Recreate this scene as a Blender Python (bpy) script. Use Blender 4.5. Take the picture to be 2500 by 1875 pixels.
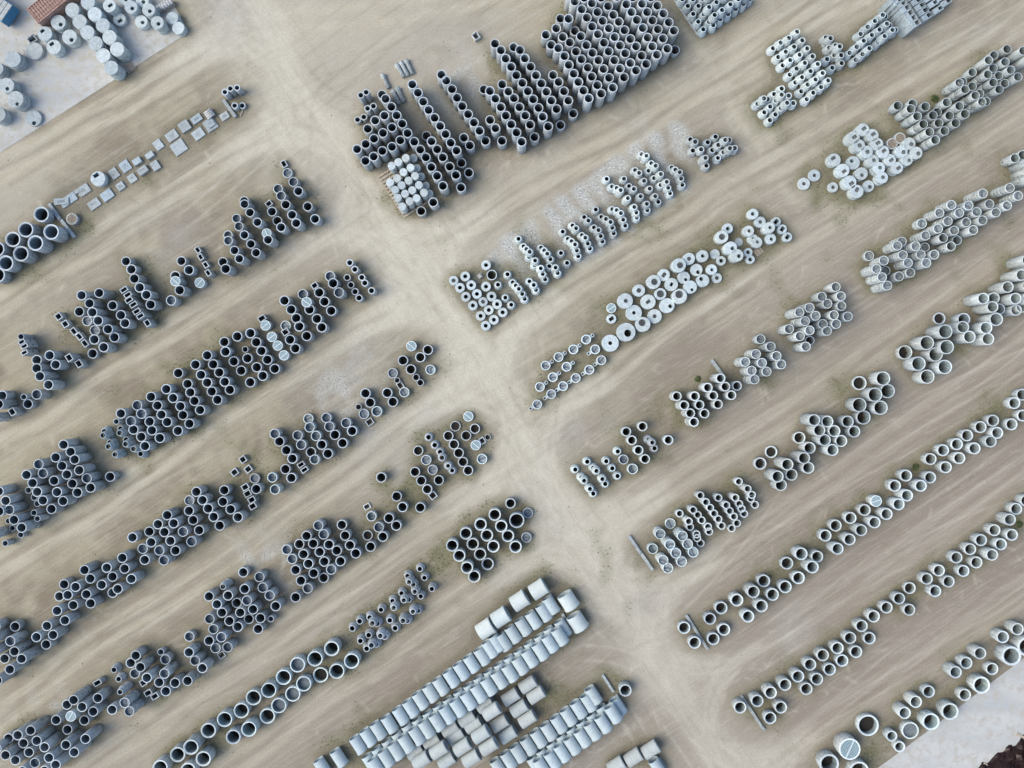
import bpy, bmesh, math, random, re
import numpy as np
from mathutils import Vector, Matrix
random.seed(7)
# ---------------------------------------------------------------- camera, sky, sun, exposure
for o in list(bpy.data.objects): bpy.data.objects.remove(o)
S = bpy.context.scene
C = S.collection
CAMH = 90.0; FPX = 1906.0; CR = 4.424
cam = bpy.data.cameras.new("camera"); camo = bpy.data.objects.new("camera", cam); C.objects.link(camo)
camo.location = (0, 0, CAMH); cam.sensor_width = 36.0; cam.lens = 36.0*FPX/2500.0
cam.clip_start = 0.5; cam.clip_end = 2000.0
S.camera = camo
SUN_AZ = 188.0     # direction the light comes from, degrees counter-clockwise from +X
SUN_EL = 47.0
wd = bpy.data.worlds.new("World"); S.world = wd; wd.use_nodes = True
nt = wd.node_tree; nt.nodes.clear()
sky = nt.nodes.new('ShaderNodeTexSky'); sky.sky_type = 'NISHITA'; sky.sun_disc = False
sky.sun_elevation = math.radians(SUN_EL); sky.sun_rotation = math.radians(90.0-SUN_AZ)
sky.air_density = 1.0; sky.dust_density = 2.5; sky.ozone_density = 1.0
bg = nt.nodes.new('ShaderNodeBackground'); bg.inputs['Strength'].default_value = 0.15
wo = nt.nodes.new('ShaderNodeOutputWorld')
nt.links.new(sky.outputs[0], bg.inputs[0]); nt.links.new(bg.outputs[0], wo.inputs[0])
sl = bpy.data.lights.new("sun", 'SUN'); sl.energy = 1.35; sl.angle = math.radians(50.0); sl.color = (1.0, 0.965, 0.83)
so = bpy.data.objects.new("sun", sl); C.objects.link(so)
d = Vector((math.cos(math.radians(SUN_AZ))*math.cos(math.radians(SUN_EL)), math.sin(math.radians(SUN_AZ))*math.cos(math.radians(SUN_EL)), math.sin(math.radians(SUN_EL))))
so.rotation_euler = d.to_track_quat('Z', 'Y').to_euler(); so.location = d*150
S.view_settings.view_transform = 'Standard'; S.view_settings.look = 'None'
S.view_settings.exposure = 0.50; S.view_settings.gamma = 1.0
S.render.engine = 'CYCLES'; S.cycles.diffuse_bounces = 2; S.cycles.max_bounces = 4

def W2(X, Y, z=0.0):            # a point on the photo at height z above the yard
    k = (CAMH-z)/FPX
    return ((X-1250.0)*k, (937.5-Y)*k)

# ---------------------------------------------------------------- materials
def mat(name, col, rough=0.85, var=0.12, bump=0.25, scale=3.0, usecol=False, stain=0.0, metallic=0.0, col2=None, sq=False, gain=1.0):
    m = bpy.data.materials.new(name); m.use_nodes = True
    n = m.node_tree.nodes; l = m.node_tree.links; b = n['Principled BSDF']
    b.inputs['Roughness'].default_value = rough; b.inputs['Metallic'].default_value = metallic
    b.inputs['Specular IOR Level'].default_value = 0.25
    oi = n.new('ShaderNodeObjectInfo'); tc = n.new('ShaderNodeTexCoord')
    add = n.new('ShaderNodeVectorMath'); add.operation = 'MULTIPLY_ADD'
    cmb = n.new('ShaderNodeCombineXYZ')
    for i in range(3): l.new(oi.outputs['Random'], cmb.inputs[i])
    l.new(cmb.outputs[0], add.inputs[0]); add.inputs[1].default_value = (91, 57, 33); l.new(tc.outputs['Object'], add.inputs[2])
    n1 = n.new('ShaderNodeTexNoise'); n1.inputs['Scale'].default_value = scale; n1.inputs['Detail'].default_value = 8; n1.inputs['Roughness'].default_value = 0.65
    l.new(add.outputs[0], n1.inputs['Vector'])
    mp = n.new('ShaderNodeMapping'); mp.inputs['Scale'].default_value = (5, 5, 0.7); l.new(add.outputs[0], mp.inputs[0])
    n2 = n.new('ShaderNodeTexNoise'); n2.inputs['Scale'].default_value = 1.0; n2.inputs['Detail'].default_value = 6; l.new(mp.outputs[0], n2.inputs['Vector'])
    # brightness factor
    r1 = n.new('ShaderNodeMapRange'); r1.inputs[1].default_value = .3; r1.inputs[2].default_value = .7; r1.inputs[3].default_value = (1-var)*gain; r1.inputs[4].default_value = (1+var)*gain
    l.new(n1.outputs[0], r1.inputs[0])
    r2 = n.new('ShaderNodeMapRange'); r2.inputs[1].default_value = .35; r2.inputs[2].default_value = .65; r2.inputs[3].default_value = 1-stain; r2.inputs[4].default_value = 1+stain*.4
    l.new(n2.outputs[0], r2.inputs[0])
    mu = n.new('ShaderNodeMath'); mu.operation = 'MULTIPLY'; l.new(r1.outputs[0], mu.inputs[0]); l.new(r2.outputs[0], mu.inputs[1])
    vm = n.new('ShaderNodeVectorMath'); vm.operation = 'SCALE'
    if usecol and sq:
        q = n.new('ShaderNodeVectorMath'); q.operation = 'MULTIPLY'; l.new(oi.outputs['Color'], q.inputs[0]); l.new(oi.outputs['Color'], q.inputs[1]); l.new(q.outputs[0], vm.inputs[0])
    elif usecol: l.new(oi.outputs['Color'], vm.inputs[0])
    elif col2:
        mx = n.new('ShaderNodeMix'); mx.data_type = 'RGBA'; mx.inputs[6].default_value = (*col, 1); mx.inputs[7].default_value = (*col2, 1)
        l.new(n1.outputs[0], mx.inputs[0]); l.new(mx.outputs[2], vm.inputs[0])
    else: vm.inputs[0].default_value = col
    l.new(mu.outputs[0], vm.inputs['Scale']); l.new(vm.outputs[0], b.inputs['Base Color'])
    bp = n.new('ShaderNodeBump'); bp.inputs['Strength'].default_value = bump; bp.inputs['Distance'].default_value = 0.02
    n3 = n.new('ShaderNodeTexNoise'); n3.inputs['Scale'].default_value = 14; n3.inputs['Detail'].default_value = 5; l.new(add.outputs[0], n3.inputs['Vector'])
    l.new(n3.outputs[0], bp.inputs['Height']); l.new(bp.outputs[0], b.inputs['Normal'])
    return m
M_CON = mat('cast_concrete', (1, 1, 1), usecol=True, var=.20, stain=.26, scale=3.6)
M_INN = mat('shaded_inner_wall', (1, 1, 1), usecol=True, var=.25, stain=.3, sq=True)  # inner faces get a squared, darker tint: cavity shade put into the colour
M_LYP = mat('smooth_pipe_concrete', (1, 1, 1), usecol=True, var=.07, stain=.07, scale=1.4)
M_RIM = mat('pale_top_rim', (1, 1, 1), usecol=True, var=.12, stain=.08, gain=1.38)  # casting tint lightened on the top rim faces
M_SLAB = mat('slab_concrete', (1, 1, 1), usecol=True, var=.20, stain=.10, scale=2.6)
M_DARK = mat('dark_groove', (.035, .04, .045))
M_RUB = mat('dark_socket', (.02, .022, .025))
M_GRATE = mat('galvanised_grate', (.40, .53, .56), rough=.5, var=.08)
M_GBAR = mat('pale_crossbar', (.62, .70, .72), rough=.5, var=.05)
M_STEEL = mat('steel_bars', (.16, .17, .17), rough=.6)
M_WOOD = mat('old_wood', (.42, .36, .29), var=.25)
M_RED = mat('red_painted_steel', (.36, .20, .16), rough=.6, var=.3, col2=(.42, .30, .25))
M_BLUE = mat('blue_painted_steel', (.05, .20, .36), rough=.5, var=.2)
M_TARP = mat('pale_tarpaulin', (.42, .44, .43), rough=.7, var=.2)
M_MUD = mat('dark_brown_heap', (.022, .010, .009), rough=.28, var=.5, bump=.8)
M_GRASS = mat('weeds', (.11, .12, .05), var=.4, col2=(.27, .25, .14))
M_MOSS = mat('green_clump', (.05, .075, .03), var=.4, col2=(.10, .12, .05))
M_LOOSE = mat('loose_stone', (.50, .48, .43), var=.3, scale=.9, col2=(.24, .21, .17))
M_STONE = mat('stone_chips', (.46, .47, .44), var=.2, col2=(.36, .36, .34))

# ---------------------------------------------------------------- mesh helpers
def mkmesh(name, verts, faces, m, smooth=False):
    me = bpy.data.meshes.new(name); me.from_pydata(verts, [], faces)
    if isinstance(m, (list, tuple)):
        for x in m: me.materials.append(x)
    else: me.materials.append(m)
    if smooth: me.polygons.foreach_set('use_smooth', [True]*len(me.polygons))
    me.update(); return me
class MB:
    def __init__(s): s.v = []; s.f = []; s.sm = []
    def quad(s, *p, sm=False):
        i = len(s.v); s.v += [tuple(q) for q in p]; s.f.append(tuple(range(i, i+len(p)))); s.sm.append(sm)
    def box(s, cx, cy, cz, lx, ly, lz, a=0.0, tilt=None):
        i = len(s.v); ca, sa = math.cos(a), math.sin(a)
        for dz in (-.5, .5):
            for dx, dy in ((-.5, -.5), (.5, -.5), (.5, .5), (-.5, .5)):
                x, y = dx*lx, dy*ly
                s.v.append((cx+x*ca-y*sa, cy+x*sa+y*ca, cz+dz*lz))
        for f in ((0, 3, 2, 1), (4, 5, 6, 7), (0, 1, 5, 4), (1, 2, 6, 5), (2, 3, 7, 6), (3, 0, 4, 7)):
            s.f.append(tuple(i+k for k in f)); s.sm.append(False)
    def loops(s, rings, sm=True, flags=None):
        base = []
        for r in rings:
            base.append(len(s.v)); s.v += [tuple(p) for p in r]
        n = len(rings[0])
        for k in range(len(rings)-1):
            for i in range(n):
                j = (i+1) % n
                s.f.append((base[k]+i, base[k]+j, base[k+1]+j, base[k+1]+i)); s.sm.append(sm if flags is None else flags[k])
        return base
    def cap(s, b, n, flip=False):
        t = list(range(b, b+n)); s.f.append(tuple(t[::-1] if flip else t)); s.sm.append(False)
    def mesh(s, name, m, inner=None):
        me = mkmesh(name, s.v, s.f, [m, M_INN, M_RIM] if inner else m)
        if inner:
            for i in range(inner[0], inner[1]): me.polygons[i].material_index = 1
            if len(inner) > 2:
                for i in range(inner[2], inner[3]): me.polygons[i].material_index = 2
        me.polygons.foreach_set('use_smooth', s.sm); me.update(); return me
NS = 36
def circ(r, z, cx=0, cy=0, n=NS): return [(cx+r*math.cos(2*math.pi*i/n), cy+r*math.sin(2*math.pi*i/n), z) for i in range(n)]
def rectc(hx, hy, z, cx, cy, a, n=NS):
    out = []
    for i in range(n):
        t = 2*math.pi*i/n - a; c, s_ = math.cos(t), math.sin(t)
        k = min(hx/max(abs(c), 1e-6), hy/max(abs(s_), 1e-6)); x, y = c*k, s_*k
        out.append((cx+x*math.cos(a)-y*math.sin(a), cy+x*math.sin(a)+y*math.cos(a), z))
    return out
cache = {}
def cached(key, fn):
    if key not in cache: cache[key] = fn()
    return cache[key]
def ringmesh(r, ri, h, lip=False, rough=0):
    def f():
        b = MB(); e = .012+.008*r
        L = [circ(ri, 0), circ(r-e, 0), circ(r, e), circ(r, h-e), circ(r-e, h)]
        fl = [False, True, True, True]
        if lip: L += [circ(ri+.45*(r-ri), h), circ(ri+.40*(r-ri), h-.06), circ(ri, h-.06)]; fl += [False, False, False]
        else: L += [circ(ri+e*.7, h), circ(ri, h-e)]; fl += [False, True]
        L += [circ(ri, 0)]; fl += [True]
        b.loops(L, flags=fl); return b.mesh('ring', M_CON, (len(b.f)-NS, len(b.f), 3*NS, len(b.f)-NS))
    return cached(('ring', round(r, 2), round(ri, 2), round(h, 2), lip), f)
def slabmesh(r, h, hole=None, depth=None, solid=False):
    """round slab with an optional through hole: hole = ('c'|'r', size, ox, oy, angle)"""
    def f():
        b = MB(); e = .015
        def inner(z):
            t, s_, ox, oy, a = hole
            return circ(s_, z, ox, oy) if t == 'c' else rectc(s_, s_*.68, z, ox, oy, a)
        out = [circ(r-e, 0), circ(r, e), circ(r, h-e), circ(r-e, h)]
        if hole:
            d = 0 if depth is None else max(0, h-depth)
            b.loops([inner(d)]+([] if d else [])+out[:1] if d == 0 else out[:1], flags=[False]) if d == 0 else None
            b.loops(out+[inner(h), inner(d)], flags=[True, True, True, False, t_smooth(hole)]); nin = (len(b.f)-NS, len(b.f))
            if d > 0:
                k = b.loops([inner(d)]); b.cap(k[0], NS)
        else:
            k = b.loops(out, flags=[True]*3); b.cap(k[-1], NS)
        return b.mesh('slab', M_SLAB, nin if hole else None)
    return cached(('slab', round(r, 2), round(h, 2), hole and (hole[0],)+tuple(round(q, 2) for q in hole[1:]), depth), f)
def t_smooth(h): return h[0] == 'c'
def conemesh(r, rn, ri, h):
    def f():
        b = MB(); hb = .18*h; e = .015
        L = [circ(r-.1, 0), circ(r-e, 0), circ(r, e), circ(r, hb), circ(r-.02, hb+.03), circ(rn+.05, h*.80), circ(rn, h*.84), circ(rn, h-e), circ(rn-e, h), circ(ri+.01, h), circ(ri, h-.02), circ(ri, h*.8), circ(r-.1, hb), circ(r-.1, 0)]
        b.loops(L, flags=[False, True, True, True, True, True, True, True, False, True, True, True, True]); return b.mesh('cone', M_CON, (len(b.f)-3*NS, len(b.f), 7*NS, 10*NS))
    return cached(('cone', round(r, 2), round(rn, 2), round(ri, 2), round(h, 2)), f)

# ---------------------------------------------------------------- objects and tags
TINT = {'': (.40, .44, .462), 'w': (.50, .565, .57), 'g': (.40, .445, .45), 'c': (.465, .51, .515), 'b': (.385, .455, .485), 'j': (.43, .51, .54)}
TJ = {}
TNAME = {'': 'blue-grey', 'w': 'whitish', 'g': 'grey', 'c': 'pale grey', 'b': 'light blue-grey'}
def link(name, me, loc=(0, 0, 0), rz=0.0, parent=None, tint='', rot=None, j=.13):
    o = bpy.data.objects.new(name, me); C.objects.link(o)
    o.location = loc; o.rotation_euler = rot or (0, 0, rz)
    if parent: o.parent = parent; o.color = parent.color
    else:
        k = 1+random.uniform(-j, j); c = TINT.get(tint, TINT['']); w = random.uniform(-.02, .02)
        o.color = (c[0]*k*(1+w), c[1]*k, c[2]*k*(1-w), 1)
    return o
def tag(o, label, cat, group=None):
    o['label'] = label; o['category'] = cat
    if group: o['group'] = group
def place(X, Y): return "%.1f%% across and %.1f%% down the photo" % (X/25.0, Y/18.75)
def island(X, Y):
    a = math.radians(33); u = X*math.cos(a)-Y*math.sin(a); v = X*math.sin(a)+Y*math.cos(a)
    Xt = X*.885; Yt = Y*.885
    # main track in overview units
    T = [(560, 0), (640, 180), (790, 400), (870, 540), (1000, 700), (1110, 900), (1240, 1150), (1400, 1380), (1560, 1659)]
    tx = T[0][0]
    for (x0, y0), (x1, y1) in zip(T, T[1:]):
        if y0 <= Yt <= y1: tx = x0+(x1-x0)*(Yt-y0)/(y1-y0)
    left = Xt < tx
    vv = v*.885
    if left:
        for lim, nm in ((395, 'concrete apron'), (560, 'first left row'), (815, 'second left row'), (1035, 'third left row'), (1232, 'fourth left row'), (1430, 'fifth left row'), (1640, 'sixth left row'), (9999, 'lying pipe yard')):
            if vv < lim: return nm
    for lim, nm in ((845, 'big top block'), (1075, 'upper right cone row'), (1300, 'cover slab row'), (1530, 'third right row'), (1715, 'fourth right row'), (1915, 'fifth right row'), (2120, 'sixth right row'), (9999, 'last right row')):
        if vv < lim: return nm
TIER = ['top', 'second', 'third', 'fourth', 'fifth', 'sixth', 'seventh', 'eighth']
_O = 'first second third fourth fifth sixth seventh eighth ninth tenth eleventh twelfth thirteenth fourteenth fifteenth sixteenth seventeenth eighteenth nineteenth'.split()
_D = {20: 'twent', 30: 'thirt', 40: 'fort', 50: 'fift', 60: 'sixt', 70: 'sevent', 80: 'eight', 90: 'ninet'}
def nth(n):
    if n < 20: return _O[n-1]
    d_, u_ = n//10*10, n % 10
    return _D[d_]+'ieth' if u_ == 0 else _D[d_]+'y-'+_O[u_-1]
seq = {}
def count(k): seq[k] = seq.get(k, 0)+1; return nth(seq[k])
def px(r, z): return r/CR*(CAMH-z)/FPX           # enlarged-crop pixels to metres at height z
counts = {}
foot = []      # (x, y, radius) for the ground masks

def name_of(T, r, h):
    if T == 'O':
        if r < 45: return 'narrow_pipe', 'pipe', 'narrow upright concrete pipe'
        if r >= 60: return 'wide_ring', 'ring', 'wide thick-walled concrete ring'
        if h >= 2.55: return 'concrete_pipe', 'pipe', 'tall upright concrete pipe'
        if h >= 1.45: return 'shaft_ring', 'ring', 'upright concrete shaft ring'
        return 'manhole_ring', 'ring', 'low open concrete ring'
    return {'F': ('manhole_chamber', 'manhole chamber', 'concrete manhole chamber with channel floor'), 'G': ('grated_ring', 'ring', 'concrete ring under a pale round grate'),
            'K': ('manhole_cone', 'cone', 'concrete manhole cone'), 'L': ('round_lid', 'lid', 'blank round concrete lid'), 'W': ('cover_slab', 'cover slab', 'round cover slab with round hole'),
            'S': ('hatch_slab', 'cover slab', 'round cover slab with square hatch'), 'D': ('base_disc', 'disc', 'flat round concrete base disc'), 'X': ('barred_ring', 'ring', 'concrete ring with slats on top'),
            'Q': ('box_shaft', 'box shaft', 'square open concrete box shaft'), 'B': ('gully_block', 'block', 'long concrete gully block with hatch'), 'R': ('inlet_chamber', 'chamber', 'round inlet chamber with side arm'), 'N': ('small_ring', 'ring', 'very small concrete ring')}[T]

def outline(parent, r, zc, w, h, ang, m=M_DARK, t=.022):
    """rounded outline of a knock-out opening, 4 mm proud of a ring's outside"""
    pts = []
    n = 18
    for i in range(n):
        a = 2*math.pi*i/n; ca, sa = math.cos(a), math.sin(a)
        pts.append((math.copysign(abs(ca)**.5, ca), math.copysign(abs(sa)**.5, sa)))
    b = MB(); V = []
    for s_ in (1.0, 1.0-t/ (w/2)):
        V.append([((r+.006)*math.cos(ang+p[0]*w/2*s_/r), (r+.006)*math.sin(ang+p[0]*w/2*s_/r), zc+p[1]*h/2*s_) for p in pts])
    b.loops(V, sm=False)
    link('knockout_outline', b.mesh('knockout_outline', m), parent=parent)
def socket(parent, r, z, ang, s=.075):
    def f():
        b = MB(); rr = [[(x, y*math.cos(a)*1.0, y*math.sin(a)) for a in [2*math.pi*i/12 for i in range(12)]] for x, y in ((-.03, s), (.012, s), (.012, s*.75))]
        b.loops(rr, sm=False)
        k = b.loops([[(-.0+.004, s*.76*math.cos(2*math.pi*i/12), s*.76*math.sin(2*math.pi*i/12)) for i in range(12)]]); b.cap(k[0], 12)
        return b.mesh('side_hole', M_RUB)
    link('side_hole', cached(('sock', s), f), (r*math.cos(ang), r*math.sin(ang), z), ang, parent)
def gratemesh(r, bars, m=M_GRATE, wid=.5):
    def f():
        b = MB(); n = bars
        for i in range(n):
            y = -r+(i+.5)*2*r/n; L = 2*math.sqrt(max(0, r*r-y*y))
            b.box(0, y, 0, L, 2*r/n*wid, .03)
        return b.mesh('grate', m)
    return cached(('grate', round(r, 2), bars, m.name, wid), f)
def crossbars(r, m, n, w):
    def f():
        b = MB()
        for i in range(n):
            x = -r+(i+.5)*2*r/n; L = 2*math.sqrt(max(0, r*r-x*x)); b.box(x, 0, -.004, w, L, .022)
        return b.mesh('bars', m)
    return cached(('xb', round(r, 2), m.name, n, w), f)
def channelmesh(r, kind):
    def f():
        b = MB()
        if kind == 0: pts = [(-.95, .05), (-.5, .12), (0, 0), (.5, -.12), (.95, -.05)]
        elif kind == 1: pts = [(-.9, .3), (-.4, .05), (0, -.05), (.3, -.35), (.35, -.9)]
        else: pts = [(-.95, 0), (0, 0), (.95, 0)]
        P = [Vector((x*r, y*r, 0)) for x, y in pts]
        for p, q in zip(P, P[1:]):
            d = (q-p); n_ = Vector((-d.y, d.x, 0)).normalized()*r*.20
            b.quad(p-n_, q-n_, q+n_, p+n_)
            b.box((p.x+q.x)/2+n_.x, (p.y+q.y)/2+n_.y, .015, d.length, .035, .05, math.atan2(d.y, d.x))
        if kind == 2:
            b.quad((-.12*r, .15*r, .002), (.12*r, .15*r, .002), (.12*r, .92*r, .002), (-.12*r, .92*r, .002))
        return b.mesh('channel', M_CHAN)
    return cached(('chan', round(r, 2), kind), f)
M_CHAN = mat('wet_channel', (.17, .20, .225), var=.15)

def face_ang(x, y): return math.atan2(-y, -x)     # the side turned to the middle of the yard

def build(T, X, Y, r, p):
    """one stack or single casting; X, Y is its top centre on the photo"""
    h = p['h']; z0 = p.get('z', 0.0); tint = p.get('t', '') or {'L': 'w', 'W': 'w', 'S': 'w', 'D': 'g', 'X': 'g'}.get(T, ''); s = max(1, int(p.get('s', 1)))
    a = math.radians(p.get('a', 33)); w = p.get('w', .17)
    ztop = z0+h
    x, y = W2(X, Y, ztop); R = px(r, ztop)
    nm, cat, desc = name_of(T, r, h); where = island(X, Y)
    tn = TNAME.get(tint, 'grey')
    foot.append((x, y, R, 1))
    grp = "%ss in the %s" % (desc.split(' with')[0].split(' under')[0], where)
    hs = h/s
    loc = p['loc']
    def lab(o, k, d=None, c=None, g=None):
        d = (d or desc).split(' with')[0].split(' under')[0]
        if s > 1 or z0 >= .6:
            sh = re.sub(r'\b(upright|concrete|round|open|blank|thick-walled|flat)\b ?', '', d)
            t = "%s %s %s, stack %s" % (TIER[min(k, 7)], tn, sh, loc)
        else: t = "%s %s, %s" % (tn, d, loc)
        if len(t.split()) > 16: t = re.sub(r' (upright|concrete|round|open|channel)\b', '', t)
        tag(o, t, c or cat, g or grp)
    # lower tiers
    ntier = s
    sup = 0
    if z0 >= .6 and s == 1:
        sup = max(1, round(z0/h)); 
    for k in range(sup):
        hh = z0/sup
        if T == 'K': me = conemesh(R, R*.66, R*.42, hh); 
        else: me = ringmesh(R, R*(1-w), hh)
        o = link(nm, me, (x, y, k*hh), 0, None, tint); lab(o, sup-k)
    ri = R*(1-w)
    for k in range(s-1):
        zz = z0+k*hs
        if T in 'WSDL' and hs < .5:
            o = link(nm, slabmesh(R*(1.04 if T == 'D' else 1), hs-.015), (x+random.uniform(-.03, .03), y+random.uniform(-.03, .03), zz), random.random()*6, None, tint); lab(o, s-1-k)
        else:
            o = link('manhole_ring' if T in 'WSDL' else nm, ringmesh(R, ri, hs-.012), (x+random.uniform(-.012, .012), y+random.uniform(-.012, .012), zz), random.random()*6, None, tint)
            if T in 'FGWSDL': o.name = 'manhole_ring'; lab(o, s-1-k, 'open concrete ring', 'ring', 'stacked rings in the '+where)
            else: lab(o, s-1-k)
    zb = z0+(s-1)*hs; ht = hs
    ang = face_ang(x, y)
    if T in 'ON':
        o = link(nm, ringmesh(R, ri, ht, lip=(r >= 60)), (x, y, zb), 0, None, tint)
    elif T == 'K':
        o = link(nm, conemesh(R, R*.64, max(.12, px(p.get('i', 24), ztop)), ht), (x, y, zb), 0, None, tint)
    elif T == 'L':
        o = link(nm, slabmesh(R, ht), (x, y, zb), 0, None, tint or 'w')
    elif T in 'WSD':
        i = p.get('i'); hole = None
        if i:
            ex, ey = p.get('e', (0, 0))
            hole = ('r' if T == 'S' else 'c', px(i, ztop), px(ex, ztop), -px(ey, ztop), a)
        dep = None
        o = link(nm, slabmesh(R, ht, hole, dep), (x, y, zb), 0, None, tint or ('w' if T != 'D' else 'g'))
        if p.get('g') and hole:
            gg = link('grate', gratemesh(hole[1]*.98, 7, M_STEEL, .42), (hole[2], hole[3], ht-.04), a, o)
    elif T == 'F':
        o = link(nm, ringmesh(R, R*(1-min(w, .15)), ht), (x, y, zb), 0, None, tint)
        rr = R*(1-min(w, .15)); dep = min(ht*.7, .55 if ht > .8 else .3)
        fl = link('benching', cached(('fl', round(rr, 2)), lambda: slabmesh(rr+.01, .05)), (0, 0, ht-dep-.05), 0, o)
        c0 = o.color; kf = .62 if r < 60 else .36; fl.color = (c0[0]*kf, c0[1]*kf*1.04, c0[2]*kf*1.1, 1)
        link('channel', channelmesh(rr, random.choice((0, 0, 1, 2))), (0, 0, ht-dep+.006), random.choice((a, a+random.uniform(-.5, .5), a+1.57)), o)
    elif T == 'G':
        o = link(nm, ringmesh(R, R*.86, ht), (x, y, zb), 0, None, tint)
        gr = link('grate', gratemesh(R*.9, 15, M_GRATE, .58), (0, 0, ht+.012), a+math.pi/2, o)
        link('crossbars', crossbars(R*.9, M_GRATE, 10, .03), (0, 0, ht+.012), a+math.pi/2, o)
        b = MB(); b.box(0, 0, 0, R*1.8, .10, .05)
        link('centre_bar', cached(('cb', round(R, 2)), lambda: b.mesh('centre_bar', M_GBAR)), (0, 0, ht+.05), a, o)
        link('rim_frame', ringmesh(R*.99, R*.88, .04), (0, 0, ht+.002), 0, o).color = (.62, .68, .69, 1)
    elif T == 'X':
        o = link(nm, ringmesh(R, R*.8, ht), (x, y, zb), 0, None, tint or 'g')
        link('slats', gratemesh(R*.85, 7, M_WOOD, .55), (0, 0, ht+.02), a, o)
    elif T == 'R':
        o = link(nm, ringmesh(R, R*.8, ht), (x, y, zb), a, None, tint)
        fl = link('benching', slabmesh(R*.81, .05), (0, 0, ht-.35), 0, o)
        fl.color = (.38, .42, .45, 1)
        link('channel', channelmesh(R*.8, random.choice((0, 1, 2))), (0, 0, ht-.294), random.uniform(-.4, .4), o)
        b = MB(); L = R*.95; wd_ = R*.72; ih = px(11, ztop)
        cx = R*.96+L/2
        def rc(z, hx, hy): return rectc(hx, hy, z, cx, 0, 0, 16)
        b.loops([rc(0, L/2, wd_/2), rc(ht*.8, L/2, wd_/2), circ(ih, ht*.8, cx+.1, 0, 16), circ(ih, .05, cx+.1, 0, 16)], sm=False)
        link('side_arm', b.mesh('side_arm', M_CON), parent=o)
        b = MB(); b.box(cx-.0, wd_*.62, .05, L*1.1, .06, .06)
        link('timber_strip', b.mesh('timber_strip', M_WOOD), parent=o)
    elif T in 'QB':
        W_, H_ = (p['dim'][0], p['dim'][1])
        if T == 'Q':
            hx, hy = px(W_, ztop)/2, px(H_, ztop)/2; wl = .09
            def f():
                b = MB()
                def rc(z, k): return [(sx*(hx-k), sy*(hy-k), z) for sx, sy in ((-1, -1), (1, -1), (1, 1), (-1, 1))]
                b.loops([rc(0, wl), rc(0, 0), rc(ht-.01, 0), rc(ht, .012), rc(ht, wl), rc(0, wl)], sm=False); return b.mesh('box_shaft', M_CON, (len(b.f)-4, len(b.f), 8, 16))
            o = link(nm, cached(('Q', round(hx, 2), round(hy, 2), round(ht, 2)), f), (x, y, zb), a, None, tint)
            if random.random() < .5 and ht > 1:
                q = math.atan2(-y, -x)-a
                side = round(q/(math.pi/2))*(math.pi/2); dd = hx if abs(math.cos(side)) > .5 else hy
                socket(o, dd, ht*.5, side, .11)
        else:
            hx, hy = px(W_, ztop), px(H_, ztop); ii = px(p.get('i', 26), ztop)
            def f():
                b = MB()
                def rc(z, k): return [(sx*(hx-k)-hx*.5, sy*(hy-k), z) for sx, sy in ((-1, -1), (1, -1), (1, 1), (-1, 1))]
                def hc(z): return [(sx*ii, sy*ii*.8, z) for sx, sy in ((-1, -1), (1, -1), (1, 1), (-1, 1))]
                b.loops([rc(0, 0), rc(ht-.02, 0), rc(ht, .02), hc(ht), hc(ht-1.0)], sm=False); return b.mesh('gully_block', M_CON, (len(b.f)-4, len(b.f)))
            o = link(nm, cached(('B', round(hx, 2), round(hy, 2), round(ht, 2)), f), (x, y, zb), a, None, tint)
    lab(o, 0)
    # sockets, knock-out outlines
    if p.get('p'):
        n = 3 if h > 1.8 else 2
        for k in range(n):
            socket(o, R, -(s-1)*hs+h*(.22+.25*k), ang+random.uniform(-.75, .75))
    if p.get('d') and T in 'OF':
        outline(o, R, .1+ht*.34, R*.85, ht*.6, ang+random.uniform(-.6, .6))
        if random.random() < .4: outline(o, R, ht*.6, .3, .3, ang+random.uniform(-.9, .9))
    elif T in 'OF' and 48 <= r < 60 and tint == '' and h > 1 and Y > 700 and random.random() < .55 and s == 1:
        for k in range(random.choice((1, 1, 2))):
            outline(o, R, ht*random.uniform(.2, .6), .28, .34, ang+random.uniform(-.8, .8), t=.03)
    if T in 'OK' and random.random() < .25 and h > .8 and s == 1 and T == 'O':
        socket(o, R, ht*random.uniform(.3, .8), ang+random.uniform(-.6, .6), .035)

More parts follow.
